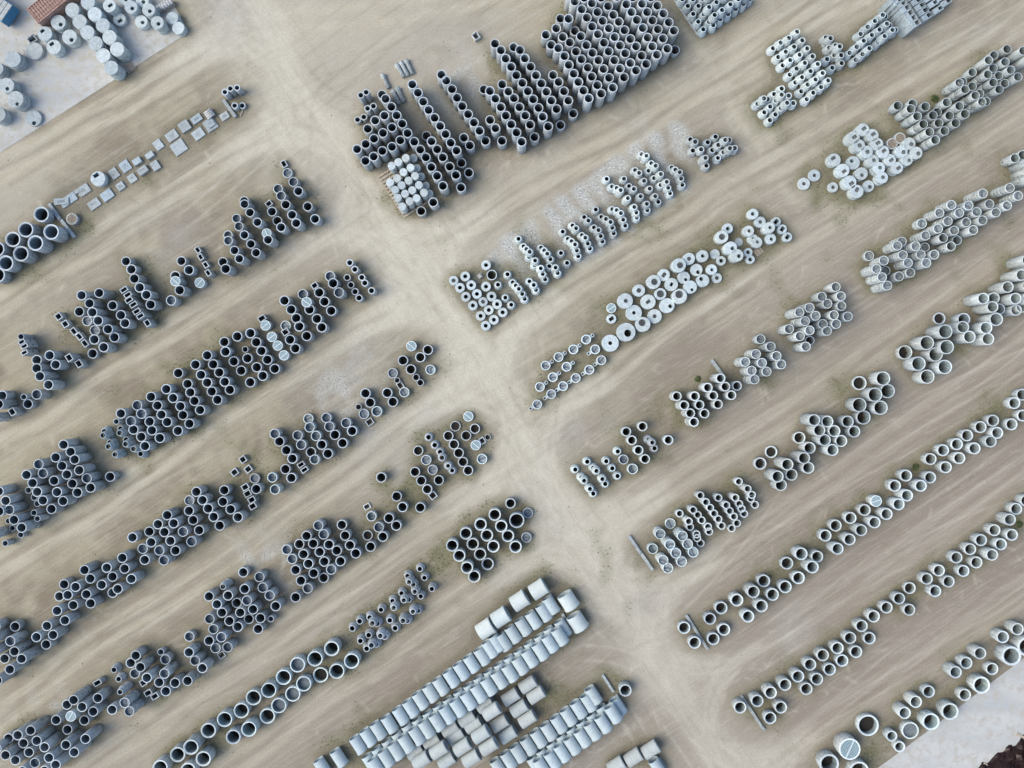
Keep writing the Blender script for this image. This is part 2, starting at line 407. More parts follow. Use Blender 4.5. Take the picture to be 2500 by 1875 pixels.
def build_misc(T, r, p, nums, tx, ty):
    """slabs, beams, lying pipes and odds and ends (nums in enlarged-crop pixels)"""
    h = p.get('h', .2); z0 = p.get('z', 0.0); tint = p.get('t', ''); a = math.radians(p.get('a', 35))
    def src(cx, cy): return tx*500+cx/CR, ty*375+cy/CR
    if T in 'MH':
        for k in range(0, len(nums), 4):
            X0, Y0 = src(nums[k], nums[k+1]); X1, Y1 = src(nums[k+2], nums[k+3])
            x0, y0 = W2(X0, Y0, h); x1, y1 = W2(X1, Y1, h); L = math.hypot(x1-x0, y1-y0); an = math.atan2(y1-y0, x1-x0)
            X, Y = (X0+X1)/2, (Y0+Y1)/2; R = px(r, h)
            if T == 'M':
                b = MB(); b.box(0, 0, h/2, L, 2*R, h); b.box(L*.25, R*.4, h+.012, L*.4, R*.5, .03, .02)
                big = r > 10
                o = link('concrete_beam' if big else 'timber_stick', b.mesh('beam', M_CON if big else M_WOOD), ((x0+x1)/2, (y0+y1)/2, 0), an, None, 'g')
                tag(o, ("long pale beam lying on the ground, %s from the top left of its kind" % count('beam') if big else "thin wooden stick lying by the five short pipes, first left row"), 'beam' if big else 'stick', 'beams lying between the rows' if big else None)
                for q in range(5): foot.append((x0+(x1-x0)*q/4, y0+(y1-y0)*q/4, .3))
            else:
                b = MB(); n = 20
                def rg(xx, rr): return [(xx, rr*math.cos(2*math.pi*i/n), rr*math.sin(2*math.pi*i/n)) for i in range(n)]
                b.loops([rg(-L/2, R*.7), rg(-L/2, R*1.2), rg(-L/2+.35, R*1.2), rg(-L/2+.45, R), rg(L/2, R), rg(L/2, R*.75), rg(-L/2, R*.7)])
                o = link('lying_thin_pipe', b.mesh('lying_thin_pipe', M_CON), ((x0+x1)/2, (y0+y1)/2, R*1.1), an, None, 'g')
                tag(o, "%s of the thin grey bell-ended pipes lying left of the big top block" % count('thin'), 'pipe', 'thin pipes lying by the big block')
        return
    for k in range(0, len(nums), 2):
        X, Y = src(nums[k], nums[k+1]); pp = p['per'][k//2]; zz = pp.get('z', z0); hh = pp.get('h', h); where = island(X, Y)
        x, y = W2(X, Y, zz+hh)
        if T == 'J':
            R = px(r, 1.5)*.962; lay = zz; zc = R+lay*1.75*R
            x, y = W2(X, Y, zc+R*.8); L = {65: 1.95, 70: 1.95, 92: 1.85, 75: 1.9}[int(r)]
            def f():
                b = MB(); n = 40; ri = R*.84; rb = R*1.05
                def rg(xx, rr): return [(xx, rr*math.cos(2*math.pi*i/n), rr*math.sin(2*math.pi*i/n)) for i in range(n)]
                b.loops([rg(-L/2, ri), rg(-L/2, R-.02), rg(-L/2+.02, R), rg(L/2-.28, R), rg(L/2-.24, rb), rg(L/2-.02, rb), rg(L/2, rb-.02), rg(L/2, ri*1.03), rg(L/2-.12, ri*1.03), rg(L/2-.12, ri), rg(-L/2, ri)], flags=[False, True, True, False, True, True, False, True, False, True])
                return b.mesh('lying_pipe', M_LYP)
            g33 = p.get('a', 0) > 0
            o = link('lying_pipe', cached(('J', r), f), (x, y, zc), 0, None, tint or 'j', j=.04); o.rotation_euler = (random.random()*6, 0, a)
            cc = count(('J', p['ln'])); ll = nth(p['ln'])
            if r > 90: t = "very large white lying pipe, "; g = 'largest pipes lying at the yard corner'
            elif g33: t = "grey pipe lying along the row, "; g = 'grey pipes lying along the row'
            else: t = ("upper" if lay > .3 else "lower")+" white pipe lying across the row, "; g = 'white pipes lying side by side'
            tag(o, t+cc+' in line '+ll+' of the lying pipe yard', 'pipe', g)
            ca, sa = math.cos(a), math.sin(a)
            if lay < .3:
                for q in (-.7, 0, .7): foot.append((x+ca*q, y+sa*q, R))
            elif lay >= .3:   # timber chocks carry the second layer
                pass
            b = MB(); 
            if r < 90 and random.random() < .6:
                l = link('lifting_hole', cached(('lh',), lambda: holedisc()), (0, 0, 0), 0, o)
                l.rotation_euler = (-o.rotation_euler[0], 0, 0); l.location = (0, 0, 0)
                me_r = R+.004; v = Vector((0, 0, me_r)); v.rotate(Matrix.Rotation(-o.rotation_euler[0], 3, 'X')); l.location = v
            continue
        dim = p.get('dim', (60, 60)); wx, wy = px(dim[0], hh), px(dim[1], hh); foot.append((x, y, max(wx, wy)*.55))
        if T == 'P':
            b = MB(); nn = p.get('n')
            if nn:
                b.v += [(sx*wx/2, sy*wy/2, z) for z in (0, hh) for sx, sy in ((-1, 1), (-1, .25), (-.45, .2), (-.72, -.35), (-.5, -1), (1, -1), (1, 1))]
                b.f += [tuple(range(7, 14))]+[(i, (i+1) % 7, 7+(i+1) % 7, 7+i) for i in range(7)]; b.sm += [False]*8
            else:
                def rc(z, e): return [(sx*(wx/2-e), sy*(wy/2-e), z) for sx, sy in ((-1, -1), (1, -1), (1, 1), (-1, 1))]
                q = b.loops([rc(0, 0), rc(hh-.015, 0), rc(hh, .015)], sm=False); b.cap(q[-1], 4)
            o = link('flat_slab', b.mesh('flat_slab', M_SLAB), (x, y, zz), a+random.uniform(-.04, .04), None, tint or ('g' if random.random() < .6 else 'b'))
            tag(o, "flat rectangular concrete slab, %s counted along the first left row" % count('slab'), 'slab', 'flat slabs in the first left row')
            if p.get('x') and wx > .5:
                b = MB(); rr = random.Random(int(X*7+Y))
                for li in range(rr.choice((2, 3))):
                    yy = wy*(.12-.13*li)
                    xx = -wx*.25
                    while xx < wx*.22:
                        hgt = .05+rr.random()*.04
                        b.box(xx, yy, 0, .02, hgt, .004, rr.uniform(-.5, .5))
                        if rr.random() < .6: b.box(xx+.02, yy+rr.uniform(-.03, .03), .0, .045, .018, .004, rr.uniform(-.3, .3))
                        xx += .06+rr.random()*.03
                link('black_lettering', b.mesh('black_lettering', M_DARK), (0, 0, hh+.004), 0, o)
            if random.random() < .5: 
                l = link('lifting_hole', cached(('lh',), lambda: holedisc()), (wx*random.uniform(-.3, .3), wy*random.uniform(.15, .32), hh+.003), 0, o)
        elif T == 'V':
            o = link('pipe_bundle', None, (x, y, 0), a); n = 4
            for i in range(n):
                b = MB(); yy = (i-(n-1)/2)*wy/n; rr = wy/n/2*.92; m = 14
                def rg(xx, q): return [(xx, yy+q*math.cos(2*math.pi*j/m), hh-rr+q*math.sin(2*math.pi*j/m)) for j in range(m)]
                b.loops([rg(-wx/2, rr*.7), rg(-wx/2, rr), rg(wx/2, rr), rg(wx/2, rr*.7), rg(-wx/2, rr*.7)])
                q = link('tube', b.mesh('tube', M_CON), parent=o); q.color = (.55, .56, .55, 1)
            b = MB()
            for sx in (-.35, .35): b.box(sx*wx, 0, (hh-2*rr)/2, .12, wy, max(.05, hh-2*rr))
            link('support_block', b.mesh('support_block', M_WOOD), parent=o)
            tag(o, "%s bundle of short white tubes lying on blocks, counted from the top left" % count('tub'), 'tube bundle', 'bundles of short white tubes')
        elif T == 'Y':
            o = link('wooden_pallet', None, (x, y, 0), a); b = MB()
            for i in range(6): b.box(0, (i-2.5)*wy/6, hh-.03, wx, wy/6*.55, .03)
            link('deck_boards', b.mesh('deck_boards', M_WOOD), parent=o)
            b = MB()
            for i in range(3): b.box((i-1)*wx*.42, 0, (hh-.05)/2, .1, wy, max(.04, hh-.05))
            link('bearers', b.mesh('bearers', M_WOOD), parent=o)
            tag(o, "slatted wooden pallet %s" % ('on top of a round cover slab on the apron' if hh > .4 else 'lying on the ground at the apron edge' if X < 900 else 'lying among the cover slabs right of the track'), 'pallet', 'wooden pallets')
        elif T == 'U':
            o = link('open_gully_tub', None, (x, y, 0), a, None, 'c'); b = MB()
            def rc(z, k, d_=0): return [(sx*(wx/2-k), sy*(wy/2-k), z+(d_ if sx*sy > 0 else -d_)) for sx, sy in ((-1, -1), (1, -1), (1, 1), (-1, 1))]
            b.loops([rc(0, 0), rc(hh, 0, .08), rc(hh, .1, .08), rc(.08, .12)], sm=False)
            q = link('tub_body', b.mesh('tub_body', M_CON), parent=o)
            b = MB(); b.box(0, 0, .06, wx*.6, wy*.6, .04); link('soil_fill', b.mesh('soil_fill', M_DARK), parent=o)
            tag(o, "small open concrete tub with uneven corners "+('standing alone above the big top block' if X > 600 else 'beside the discs on the apron'), 'tub')
def holedisc():
    b = MB(); k = b.loops([circ(.035, 0, n=10)]); b.cap(k[0], 10); return b.mesh('lifting_hole', M_RUB)
DATA = """
T 0 0
L 76 h1.9 s3|948,22 1022,152 1110,272 1182,400 1265,530
L 76 h1.9 s3|780,105 858,230 942,348 1032,466 1115,597 1200,730
W 80 h1.3 s2 e28,25 i22|628,240
W 80 h1.2 s2 e22,32 i23|750,398
S 78 h1.2 s2 e-27,-27 i24 a35|484,362
S 78 h1.2 s2 e-22,-30 i26 a35|580,505
S 70 h1.6 s3 e10,-2 i26 a35|1180,60
S 68 h0.6 e8,15 i26 a35|1288,208
W 70 h1.6 s2 e13,15 i21|1415,75 1535,5:h1 1605,105 1698,242
W 68 h0.9 e14,10 i21|1525,232 1345,-15
L 65 h0.9 s3|1860,192 1925,300
D 92 h0.5|370,548
D 88 h1.4 s5|135,635
D 82 h1.4 s5 e10,37 i21|70,922
D 88 h1.5 s6 e22,55 i21|165,1070
D 76 h1.3 s5|-40,740
D 84 h1.3 s5|-25,1235
D 86 h0.4 e8,55 i22|360,1275
N 22 h0.3|678,68
T 1 0
O 36 h1.6 w.33|216,993 275,955 347,947
O 36 h0.9 w.33|322,1140 403,1140:h0.5
O 36 h2.4 w.28|1685,1027 1743,995 1758,1170:h2.0 1822,1145:h2.0 1650,1292:h0.9 1718,1262:h0.9
H 22 h0.35|1915,800,1985,950 2065,690,2150,830 2115,665,2195,815 2170,645,2245,795
H 25 h0.4|2025,975,2100,1125 2075,945,2150,1100
O 52 h3|1915,1020:h2.3 1953,1067 2015,1153 2072,1245 2132,1335 2190,1437
O 52 h3|1940,1247 2022,1375 2112,1515
O 52 h3|1840,1300:h2.6 1925,1435 2022,1585
O 52 h2.6|1760,1390:h1.8 1828,1497 1918,1630
O 52 h2.6|1738,1555 1825,1690
O 52 h2.4|1645,1610
T 2 0
O 52 h3|30,910 90,1000 147,1097 205,1187 270,1272 330,1360 389,1447 444,1540 507,1625
O 52 h3|345,805 397,870 458,962 512,1055 569,1145 632,1232 695,1322 755,1412 820,1520:h1.8
O 52 h2|587,1487 650,1570
O 52 h2.8|50,1530 115,1615
O 52 h2.8|183,1467:h0.8 237,1525 298,1612
O 52 h2.7|870,1295 928,1385 998,1520:h1.9
O 52 h3|803,965:h0.9 868,982 927,1065 985,1157 1040,1247 1098,1342 1155,1430 1210,1530
O 52 h3|1001,910:h2.4 1067,988 1127,1060 1187,1157 1250,1247 1302,1345 1350,1480:h1.7
O 52 h3|923,470 987,542 1038,632 1097,722 1153,812 1218,895 1278,985 1335,1072 1393,1165 1438,1260 1498,1365
O 52 h3|1125,510:h2.4 1192,540 1245,630 1308,720 1365,812 1423,900 1478,990 1532,1085 1588,1177 1630,1350:h1
O 52 h3|1550,810:h2.4 1610,885 1668,985 1715,1085 1767,1225:h1.5
O 52 h3.2|1473,375:h2.3 1530,485:h2.3 1607,520 1673,605 1720,700 1773,795 1823,885 1878,977 1935,1062
O 52 h3.2|1585,305:h2.3 1655,400:h2 1730,457 1798,555 1857,640 1925,730 1968,828 2028,920 2070,1010
O 52 h3.2|1630,200:h1.5 1718,202 1785,335:h1.7 1850,390 1910,487 1975,570 2040,650 2095,745 2155,840 2195,945
O 52 h3.2|1785,15 1860,100 1915,190 1972,285 2035,368 2100,460 2150,555 2212,650
O 52 h3.2|1887,-25 1970,35 2030,130 2085,225 2153,305 2215,400
O 52 h3.2|2070,-25 2145,65 2200,160
O 52 h3.2|1740,-60
T 3 0
O 52 h3.2|48,235 110,325 173,420 235,500 295,600 345,690
O 52 h3.2|60,490 118,575 173,680 235,760
O 52 h3.2|60,740 105,835
O 52 h3.2|30,-35 130,45 185,130 243,215 307,302 360,405 410,500 460,590
O 52 h3.2|200,-30 300,40 355,130 412,220 470,315 525,415 573,525
O 52 h3.2|395,-30 465,60 530,145 588,240 643,330 655,540:h1
K 50 h1.1 i24 z1.1 tb|1105,22 1025,75 1085,160
K 50 h1.1 i24 z1.1 tb|1165,107 1255,45 1340,-10 1430,-60
K 50 h1.1 i24 tb|735,-10 795,62 853,148 908,232 963,315
K 50 h1.1 i24 tb|850,-10 910,62 967,152 1025,235 1070,270
K 50 h1.1 i24 tb|1145,205 1230,150 1310,95 1395,40 1465,-15
K 50 h1.1 i24 tb|960,-10 1200,-50:z1.1 1030,-60:z1.1
K 52 h1.0 i24 z1.0 tw|1975,342 2032,435 2085,522 2143,607 2200,690
K 52 h1.0 i24 z1.0 tw|1887,410 1943,503 2003,590 2060,678 2122,767 2175,857
K 52 h1.0 i24 z0.5 tw|1797,460 1853,557 1902,648 1970,740 2030,832 2090,912 2150,1000
K 52 h1.0 i24 tw|1715,520 1772,615 1820,705 1897,805 1957,890 2020,985 2080,1070
K 52 h0.9 i24 tw|1548,1120 1622,1212 1682,1297
K 52 h0.9 i24 tw|1728,1015 1655,1070 1685,1150 1742,1235
K 52 h0.9 i24 tw|1810,955 1745,1085 1800,1170
K 52 h0.9 i24 z0.9 tw|1618,1062 1808,1022 1868,1110
K 52 h0.9 i24 z0.4 tw|1885,1032 1935,1112
K 52 h0.9 i24 z0.5 tg|822,1505:z0 875,1530 938,1612 850,1625:z0
K 48 h0.9 i24 tb|1010,1535 1095,1475
K 52 h0.9 i24 tg|1200,1510:z0.9 1240,1512:z.4 1125,1565:z.4 1060,1620 1252,1602:z0.9 1300,1600:z0.4 1180,1645
T 4 0
K 50 h1.0 i24 tg|75,405 125,412:z.6
K 50 h1.0 i24 tg|110,515 180,490:z.4 225,500:z.9
K 50 h1.0 i24 tg|165,595 240,595:z.4 245,680
K 50 h1.0 i24 tb|88,637:z.3 145,730
K 52 h1.0 i24 tw|40,787:z1 100,868:z.8 22,940:z.4
K 50 h1.2 i24 z1.0 tb|690,160 735,255 795,322 
K 50 h1.2 i24 z1.0 tb|605,225 655,318 710,388
K 50 h1.2 i24 z1.0 tb|527,290:z.5 572,377 638,455:z0.2
K 50 h1.2 i24 z1.0 tb|450,365:z0 485,438 545,520
K 50 h1.2 i24 z.5 tb|408,505 470,585
K 50 h1.2 i24 tb|330,570 397,645
K 50 h1.2 i24 z0.4 tb|715,175 760,270 825,320
B 55,32 h2.7 i28 a33 tb|835,-30 880,-5 915,22 958,75 992,132 1028,185 1065,238
B 60,30 h1.5 i26 a33 tb|1035,-60 1075,-5 1115,50 1150,105 1188,160
B 60,30 h1.2 i22 a33 tb|1210,-40 1255,22 1310,85
B 60,30 h1.2 i22 a33 tb|1350,-50 1400,5
O 50 h1.5 w.12 tg|850,1142 1010,1120:h1.8
O 50 h2.8 w.12 tg s2|990,1175 1060,1255 1127,1340 1192,1425 1255,1510
O 50 h2.2 w.12 tg|1148,1150 1230,1245 1292,1328 1355,1412
O 50 h2.2 w.12 tg|1275,1210:h1.4 1408,1248 1475,1328
O 50 h2.2 w.12 tg|1380,1105:h1.8 1515,1145:h2.6 1575,1230:h2.6
O 48 h2.9 w.12 tg p s2|1515,893 1577,965 1688,1030 1760,1100
O 48 h2.3 w.12 tg|1550,880 1655,930 1735,1010 1805,1095
O 48 h2.8 w.12 tg p s2|1823,803 1880,890 1945,965
O 48 h2 w.12 tg|1655,780:h1.4 1880,735 1942,815 2005,900
O 48 h2.5 w.12 tg|1832,650 2010,668:h2.2 2070,755 2148,830
O 48 h1.5 w.12 tg|1890,595 2032,530 2205,548:h2.8 2265,635:h2.8
S 68 h1.3 s4 g e10,-12 i26 a35 tw|475,1400 575,1460 625,1555 690,1640
S 68 h1.3 s4 g e12,-5 i26 a35 tw|370,1485
W 66 h1.3 s4 g e8,0 i24 tw|430,1570 515,1640
W 66 h1.3 s4 g e22,8 i24 tw|975,1550 890,1635 1050,1650
X 60 h0.8 tg|875,1490 790,1550
T 0 0
P 90x105 h.15|1708,1562
P 130x100 h.15 x|1855,1465
P 115x110 h.3|1990,1362
P 120x75 h.2 x|2120,1283
P 125x105 h.15 x|2140,1445
P 150x140 h.15|1930,1590
Y 90x110 h.6|1525,190
Y 95x100 h.15 tg|1400,725
V 60x130 h.8 a-57|1745,60 1800,40
U 90x80 h.5|340,420
T 1 0
V 95x90 h.5 a35|45,1225
P 130x130 h.15 a35|60,1345
P 85x80 h.3 a35 x|60,1330
P 95x75 h.2 x|212,1252
M 17 h0.35|195,1075,330,1258
M 6 h0.1|412,1182,385,1258
T 2 0
U 70x80 h.5|715,385
T 0 1
O 83 w.2 h1.3 d|445,655 277,820:h1.7 137,925:h1.2 -35,1030:h1.5
O 84 w.2 h2.1 d|552,845 382,965 225,1080:h1.9 60,1182:h1.7 -30,1310:h1.3
S 80 h.8 e-20,-35 i30 a33|1057,270
P 92x110 h.15 x|1230,213
P 107x117 h.15 x|1350,135
P 90x65 h.4|1475,80
P 90x60 h.4|1612,15
P 85x100 h.3|1675,128
P 110x75 h.4 x|1537,178
P 88x90 h.15 x|1425,265
P 85x80 h.2 x|1300,350
P 130x100 h.2|1155,447
P 130x95 h.15 x|1015,543
P 165x100 h.15 x n|888,402
P 190x95 h.15|735,500
P 160x70 h.15 z.16 a3 x|660,515
M 17 h0.3|525,540,645,710
M 17 h0.3|655,715,800,900
X 62 h.6 tg|775,705
O 52 h1.35|1360,1163 1418,1250 1450,1350:h2 1508,1445:h2 1580,1525:h2 1627,1630:h2
O 54 h2|880,1530 965,1617:h2.4
O 54 h2.6|1070,1505 1215,1640:h2.1
Q 52x84 h2.2 a-57|1337,1470 1378,1525 1390,1580 1440,1630
Q 52x70 h.8 a33|2135,1040 2165,1115 2220,1200 2247,1288:h1.4
O 52 h1.1|1958,1160 2040,1257:h1.3
O 52 h1.2|1893,1322
G 52 h1.9 a-38|1895,1378
O 52 h2.2|1940,1475 
F 52 h1.6|1847,1585
G 52 h.9 a50|2157,1395
T 1 1
O 52 h1|195,1170 225,1245:h2.2
F 50 h.9|250,880 252,940:h1.6
O 50 h2|320,1045 372,1135:h2.4
F 50 h1|342,700 368,785:h1.9
O 50 h2|427,878 497,975 553,1070:h2.2
O 50 h1.2|425,510 428,545:h2.2 487,635:h2.2 567,740:h2.4
G 52 h1.8 a-65|668,860
O 52 h2.6|682,930
Q 70x62 h.5 a38|690,540
O 52 h1.2|725,625 783,725:h1 823,795:h2
F 52 h1.3|790,380 823,455:h1.8
O 52 h2.1|873,550 942,660 987,750:h2.4
Q 58x78 h.5 a30|853,110
F 52 h.5|893,210
F 52 h1.3|955,305
O 52 h1.9|1010,405 1110,570:h1.7 1190,705:h1.7
O 38 h1.8 w.28|1565,1178 1620,1250 1695,1337:h1.2 1728,1397 1800,1480
O 38 h1 w.25|1537,1338:h.6 1577,1418:h.7 1622,1490 1665,1558:h1.5
F 50 h1|1352,1325 
O 50 h1.8|1385,1400 
F 50 h2.2|1448,1500
Q 70x62 h.9 a33|1185,1425
O 52 h1.5|1235,1500 1292,1598
F 52 h1|1058,1518
G 52 h1.8 a-38|1100,1605
O 52 h1.8|860,1587
O 52 h2.4|1735,78
L 42 h2.2 s2|2017,130 2090,90 2170,45
L 42 h2.2 s2|2000,310 2077,265 2145,198 2222,150
L 42 h2.2 s2|2055,390 2125,340 2200,290 2270,240
L 42 h2.2 s2|2085,475 2162,432 2240,393 2312,338
L 42 h2.2 s2|2133,570 2212,513 2287,480 2367,420
L 42 h1.1 tb|2255,45 2290,155 2335,245 2385,345 2425,430
T 2 1
O 52 h2.7|175,40 235,145 297,240 360,348
O 52 h2.7|358,40 433,140 500,230 555,365:h1.6
O 52 h1.2|560,100 640,205:h1.6
O 52 h2.2|255,525 125,620:h1.3
W 52 h.9 i22 tw|825,1203 600,1325 543,1447 607,1545 683,1640
W 52 h.9 i22 tw|665,1420 727,1515
W 52 h.9 i22 tw|825,1435 885,1542 945,1625
W 50 h.9 i22 g tw|475,1370 793,1600
O 52 h.8 w.14 tw|888,1310
K 50 h.9 i22 tw|955,1415 1035,1555 1098,1632 1058,1303
V 50x45 h.4 a33|760,1320
K 50 h.9 i22 tw|1177,920 1232,1000 1262,1030:z.4 1298,1060:z.8 1290,1115 1357,1155:z.8 1350,1205 1418,1238:z.8 1438,1300:z.4 1465,1357
K 50 h.9 i22 tw|1420,1015 1455,1045:z.4 1488,1080:z.8 1522,1140:z.4 1510,1215 1578,1230:z.8 1600,1290:z.3
K 50 h.9 i22 tg|1635,1073 1702,1180
K 50 h.9 i22 tw|1115,1390 1147,1425:z.4 1180,1460:z.8 1217,1515:z.4 1243,1568
K 50 h.9 i22 tw|1295,1380 1342,1418:z.8 1365,1472:z.3
K 50 h.9 i22 tw|1655,842 1710,920 1750,945:z.4 1788,980:z.8 1807,1045:z.4 1822,1108
K 50 h.9 i22 tw|1760,775 1800,805:z.8 1862,880:z.3 1900,907:z.8 1925,970:z.4 1948,1025
K 50 h.9 i22 tg|1887,685 1933,722:z.6 1992,797:z.3 2042,825:z.8 2065,890:z.4 2083,948
K 50 h.9 i22 tg|2012,603 2072,683 2122,705:z.4 2172,738:z.8 2190,800:z.4 2205,860
K 50 h.9 i22 tw|2130,272 2187,355:z.2 2190,600:z.2
T 3 1
K 50 h.9 i22 z.8 tw|295,5:z.3 348,22 400,103:z.3 447,130 503,220 567,303 582,368:z.4 602,428:z0
K 50 h.9 i22 tw|370,185 430,265 500,340
K 50 h.9 i22 z.5 tg|225,178:z.2 268,207 322,293 383,377:z.3 443,460 475,520:z0
K 50 h.9 i22 z.6 tg|105,270:z.3 160,350:z0 212,380 285,460 352,542 357,610:z0
K 50 h.9 i22 z.8 tw|25,370:z.3 70,393 147,480 217,575 238,635:z.4 242,690:z0
K 50 h.9 i22 z.8 tw|25,610:z.3 72,642 97,712:z.4 118,777:z0 0,780:z.3 0,855:z0
K 50 h.9 i22 z.4 tg|620,150:z0 660,172 708,200:z.9 722,270 735,337:z0
K 52 h.9 i22 tg|985,45:z.8 995,130 1120,45
W 56 h1 e-4,0 i22 tw|1500,650
W 58 h.8 g i20 tw|1577,738
S 50 h.8 i28 a55 tw|1748,735 1815,815 1870,900
W 60 h1.7 e8,0 i20 tw|1675,798
W 57 h.8 e8,5 i20 tw|1690,918
W 58 h1 e8,0 i20 tw|1450,835
W 56 h.7 e2,2 i22 tw|1225,808
W 68 h1.2 g i34 tw|1163,898
L 46 h.15 tg|1343,955
W 58 h.9 e5,-5 i18 tw|1540,958 1495,925:h.5
W 66 h1.7 e20,8 i22 tw|1258,1015 1328,1098
W 46 h.6 i22 tw|1447,1065 1470,1143
Y 90x75 h.12 tg|1560,1057
L 52 h.4 tw|1087,1085
W 50 h.6 i22 tw|1155,1157
W 63 h1.1 e2,0 i20 tw|953,1105
W 64 h1 g i22 tw|807,1135
W 75 h1.4 g i34 e12,0 tw|698,1205
W 65 h.6 e18,25 i22 tw|887,1255
W 57 h.8 e2,2 i18 tw|1052,1252
W 54 h.4 g i22 tw|1107,1343
W 68 h1 e-18,-17 i22 tw|957,1370
W 66 h.8 e22,22 i18 tw|750,1338
W 70 h1 e18,30 i18 tw|822,1440
S 65 h.8 g i28 a55 tw|535,1310
S 70 h.9 i22 a60 tw|617,1412
W 74 h1 g i36 e8,0 tw|425,1385
W 66 h.8 g i26 tw|265,1478
W 63 h.8 g i40 tw|498,1515
W 80 h1.2 g i42 e-5,-20 tw|705,1540
W 80 h.8 e35,8 i22 tw|570,1640
S 80 h.8 g i26 a35 tw|365,1600
W 82 h1 g i22 e5,0 tw|118,1590
W 66 h.3 g i20 tw|2047,325
W 64 h.3 g i20 tw|2160,235
T 4 1
S 70 h.9 s2 g e-10,-18 i26 a30 tw|162,68
W 72 h.6 e-15,-18 i20 tw|368,98
S 72 h.9 s2 g e15,12 i26 a35 tw|255,180
W 68 h.9 s2 g e4,18 i20 tw|458,215
S 72 h1.1 s3 g e20,14 i28 a35 tw|330,308
S 72 h1.1 s3 g e0,-18 i26 a60 tw|408,408
W 62 h.4 g e15,10 i22 tw|533,350
W 54 h.4 g i20 tw|150,363
W 64 h1.2 s4 g e10,-4 i21 tw|582,75 648,155 680,258
S 64 h1.2 s4 g e15,2 i26 a35 tw|765,68 843,153
W 64 h1.2 s4 g e25,8 i20 tw|948,65
F 54 h.7 tc|540,1105
F 52 h2.5 s5 tc|893,950:h2:s3 700,1155 905,1095 845,995
F 52 h2.4 s5 tc|1043,1000 1098,1090:h2 960,1180 1158,1180
F 52 h3 s6 tc|620,1245 680,1335 735,1425
F 50 h1.5 tg|1145,1010 720,1265
F 52 h1.8 tc|1245,1090 865,1325 985,1285
F 54 h1.2 tc s2|1110,755
F 52 h2.6 s5 tc|1430,555 1300,640
F 52 h2.6 s5 tc|1615,560 1515,640 1390,730 1285,810 1150,885
F 52 h3 s6 tc|1770,430
F 52 h2.2 tc|1840,545 1703,630:p 1590,740 1460,830
O 52 h2.6 w.14 tc|1340,910 1490,935:h1.2
F 52 h2.4 tc|1910,635 1765,720 1665,825 
O 52 h2.4 w.14 p tc|1425,1000
F 52 h2.8 s5 tc|2060,370 2150,455
F 52 h2.4 p tc|2030,560
O 52 h1.8 w.16 p tg|2115,50
O 52 h2.6 w.14 tg|2255,95 2260,275:p 2272,185:p
O 52 h1.4 w.14 tg|2200,15
F 52 h2.3 tc|180,1440 235,1540
F 52 h2 tc|30,1545 90,1620 240,1645
O 62 w.17 h2.9 tc|1775,1565 1890,1560:h1.5 1875,1655
O 62 w.17 h2.7 tc|2040,1440 2125,1565
O 62 w.17 h2.9 tc|2190,1310 2255,1150
O 62 w.17 h2.5 tc|2265,1240:h2 2262,1425 2262,1565
O 62 w.17 h1.6 tc|2190,1655
T 0 2
Q 70x72 h.9 a35|630,100 703,180
Q 58x80 h.9 a38|795,260 855,315 915,390
O 34 h2|225,318
Q 75x48 h2.1 a30|233,375 262,420 262,490
Q 68x80 h1.9 a33|745,545 850,610:h1.4 130,1130:h1.5 -45,1190
O 52 h1.1|855,48
F 50 h.8|940,148 1022,250:h.6
O 52 h2.6|997,55 1058,145 1165,238:h2.2 1235,325:h2
O 52 h1.6|1018,348 1118,432:h2 1000,500:h.8
O 52 h1.8|1305,85 1350,172
Q 52x84 h2.2 a-57|1475,45 1515,95 
Q 60x75 h1.6 a33|1590,170
O 52 h1.9|535,520 600,620
O 52 h1.6|395,570 395,660:h2.3 430,745:h2.8 522,838:h2.5
F 52 h1.9|395,942
O 34 h1.3|255,968
O 52 h1|300,1045
O 52 h1.6|22,955 -15,1048:h2.6
O 52 h1.2|1925,712 2025,828:h1 2055,920:h1.3 2100,1012:h1.7 2160,1110:h1.9
O 52 h1.7|2110,620 2170,730 2237,815 2287,910 2347,1000:h1.9
O 52 h1.8|1795,885 1868,980 1948,1070 1975,1165 2045,1258:h2
O 52 h1.9|1630,968 1700,1062 1743,1160 1805,1240 1920,1335
F 52 h1.8|1480,1060 1525,1150
O 52 h1.9|1615,1235 1640,1330 1725,1412
O 52 h2|1305,1148
F 52 h1.9|1412,1232
O 52 h1.9|1440,1322 1525,1400 1565,1500
O 32 h1.4|1255,1235
K 50 h.9 i26 tb|1300,1312 1290,1358:z.6 1360,1430 1355,1478:z.6 1440,1530:z.3 1517,1585
K 50 h.9 i26 tb|1125,1340 1110,1385:z.7 1185,1460 1168,1505:z.7 1240,1590:z.8 
O 52 h2.3|685,1485 762,1562 805,1645:h2.6
O 52 h2.3|600,1622
T 1 2
O 52 h1.6|932,25 987,118 1020,207 1100,310:h1.8
O 52 h1.7|1130,25 1210,125 1262,217
O 52 h1.4|1365,38
Q 82x62 h.9 a33|615,120
G 52 h1 a38|657,197 725,320 788,415 855,520
F 52 h.5 tw|872,200
Q 75x68 h.9 a33|870,268
O 52 h1.6|920,350 977,445
O 52 h1.3|492,280 555,378 612,472 675,567 755,665
O 52 h1.1|350,315
O 34 h1|435,455
O 52 h1.1|460,552 560,648 625,740
O 52 h1|210,375 222,480:h1.5 312,585 392,685 490,810
O 52 h1.7|25,520 90,617 155,705 215,805 270,892
F 52 h.5 tw|1118,1205
F 52 h1.4 tw|1132,1297 1200,1390
O 52 h1.4|1262,1485 1328,1582
F 52 h1.3|1312,1195:h.9 1345,1290
O 52 h1.4|1405,1378 1487,1468
F 52 h1.4|1525,1250
O 52 h1.4|1590,1337
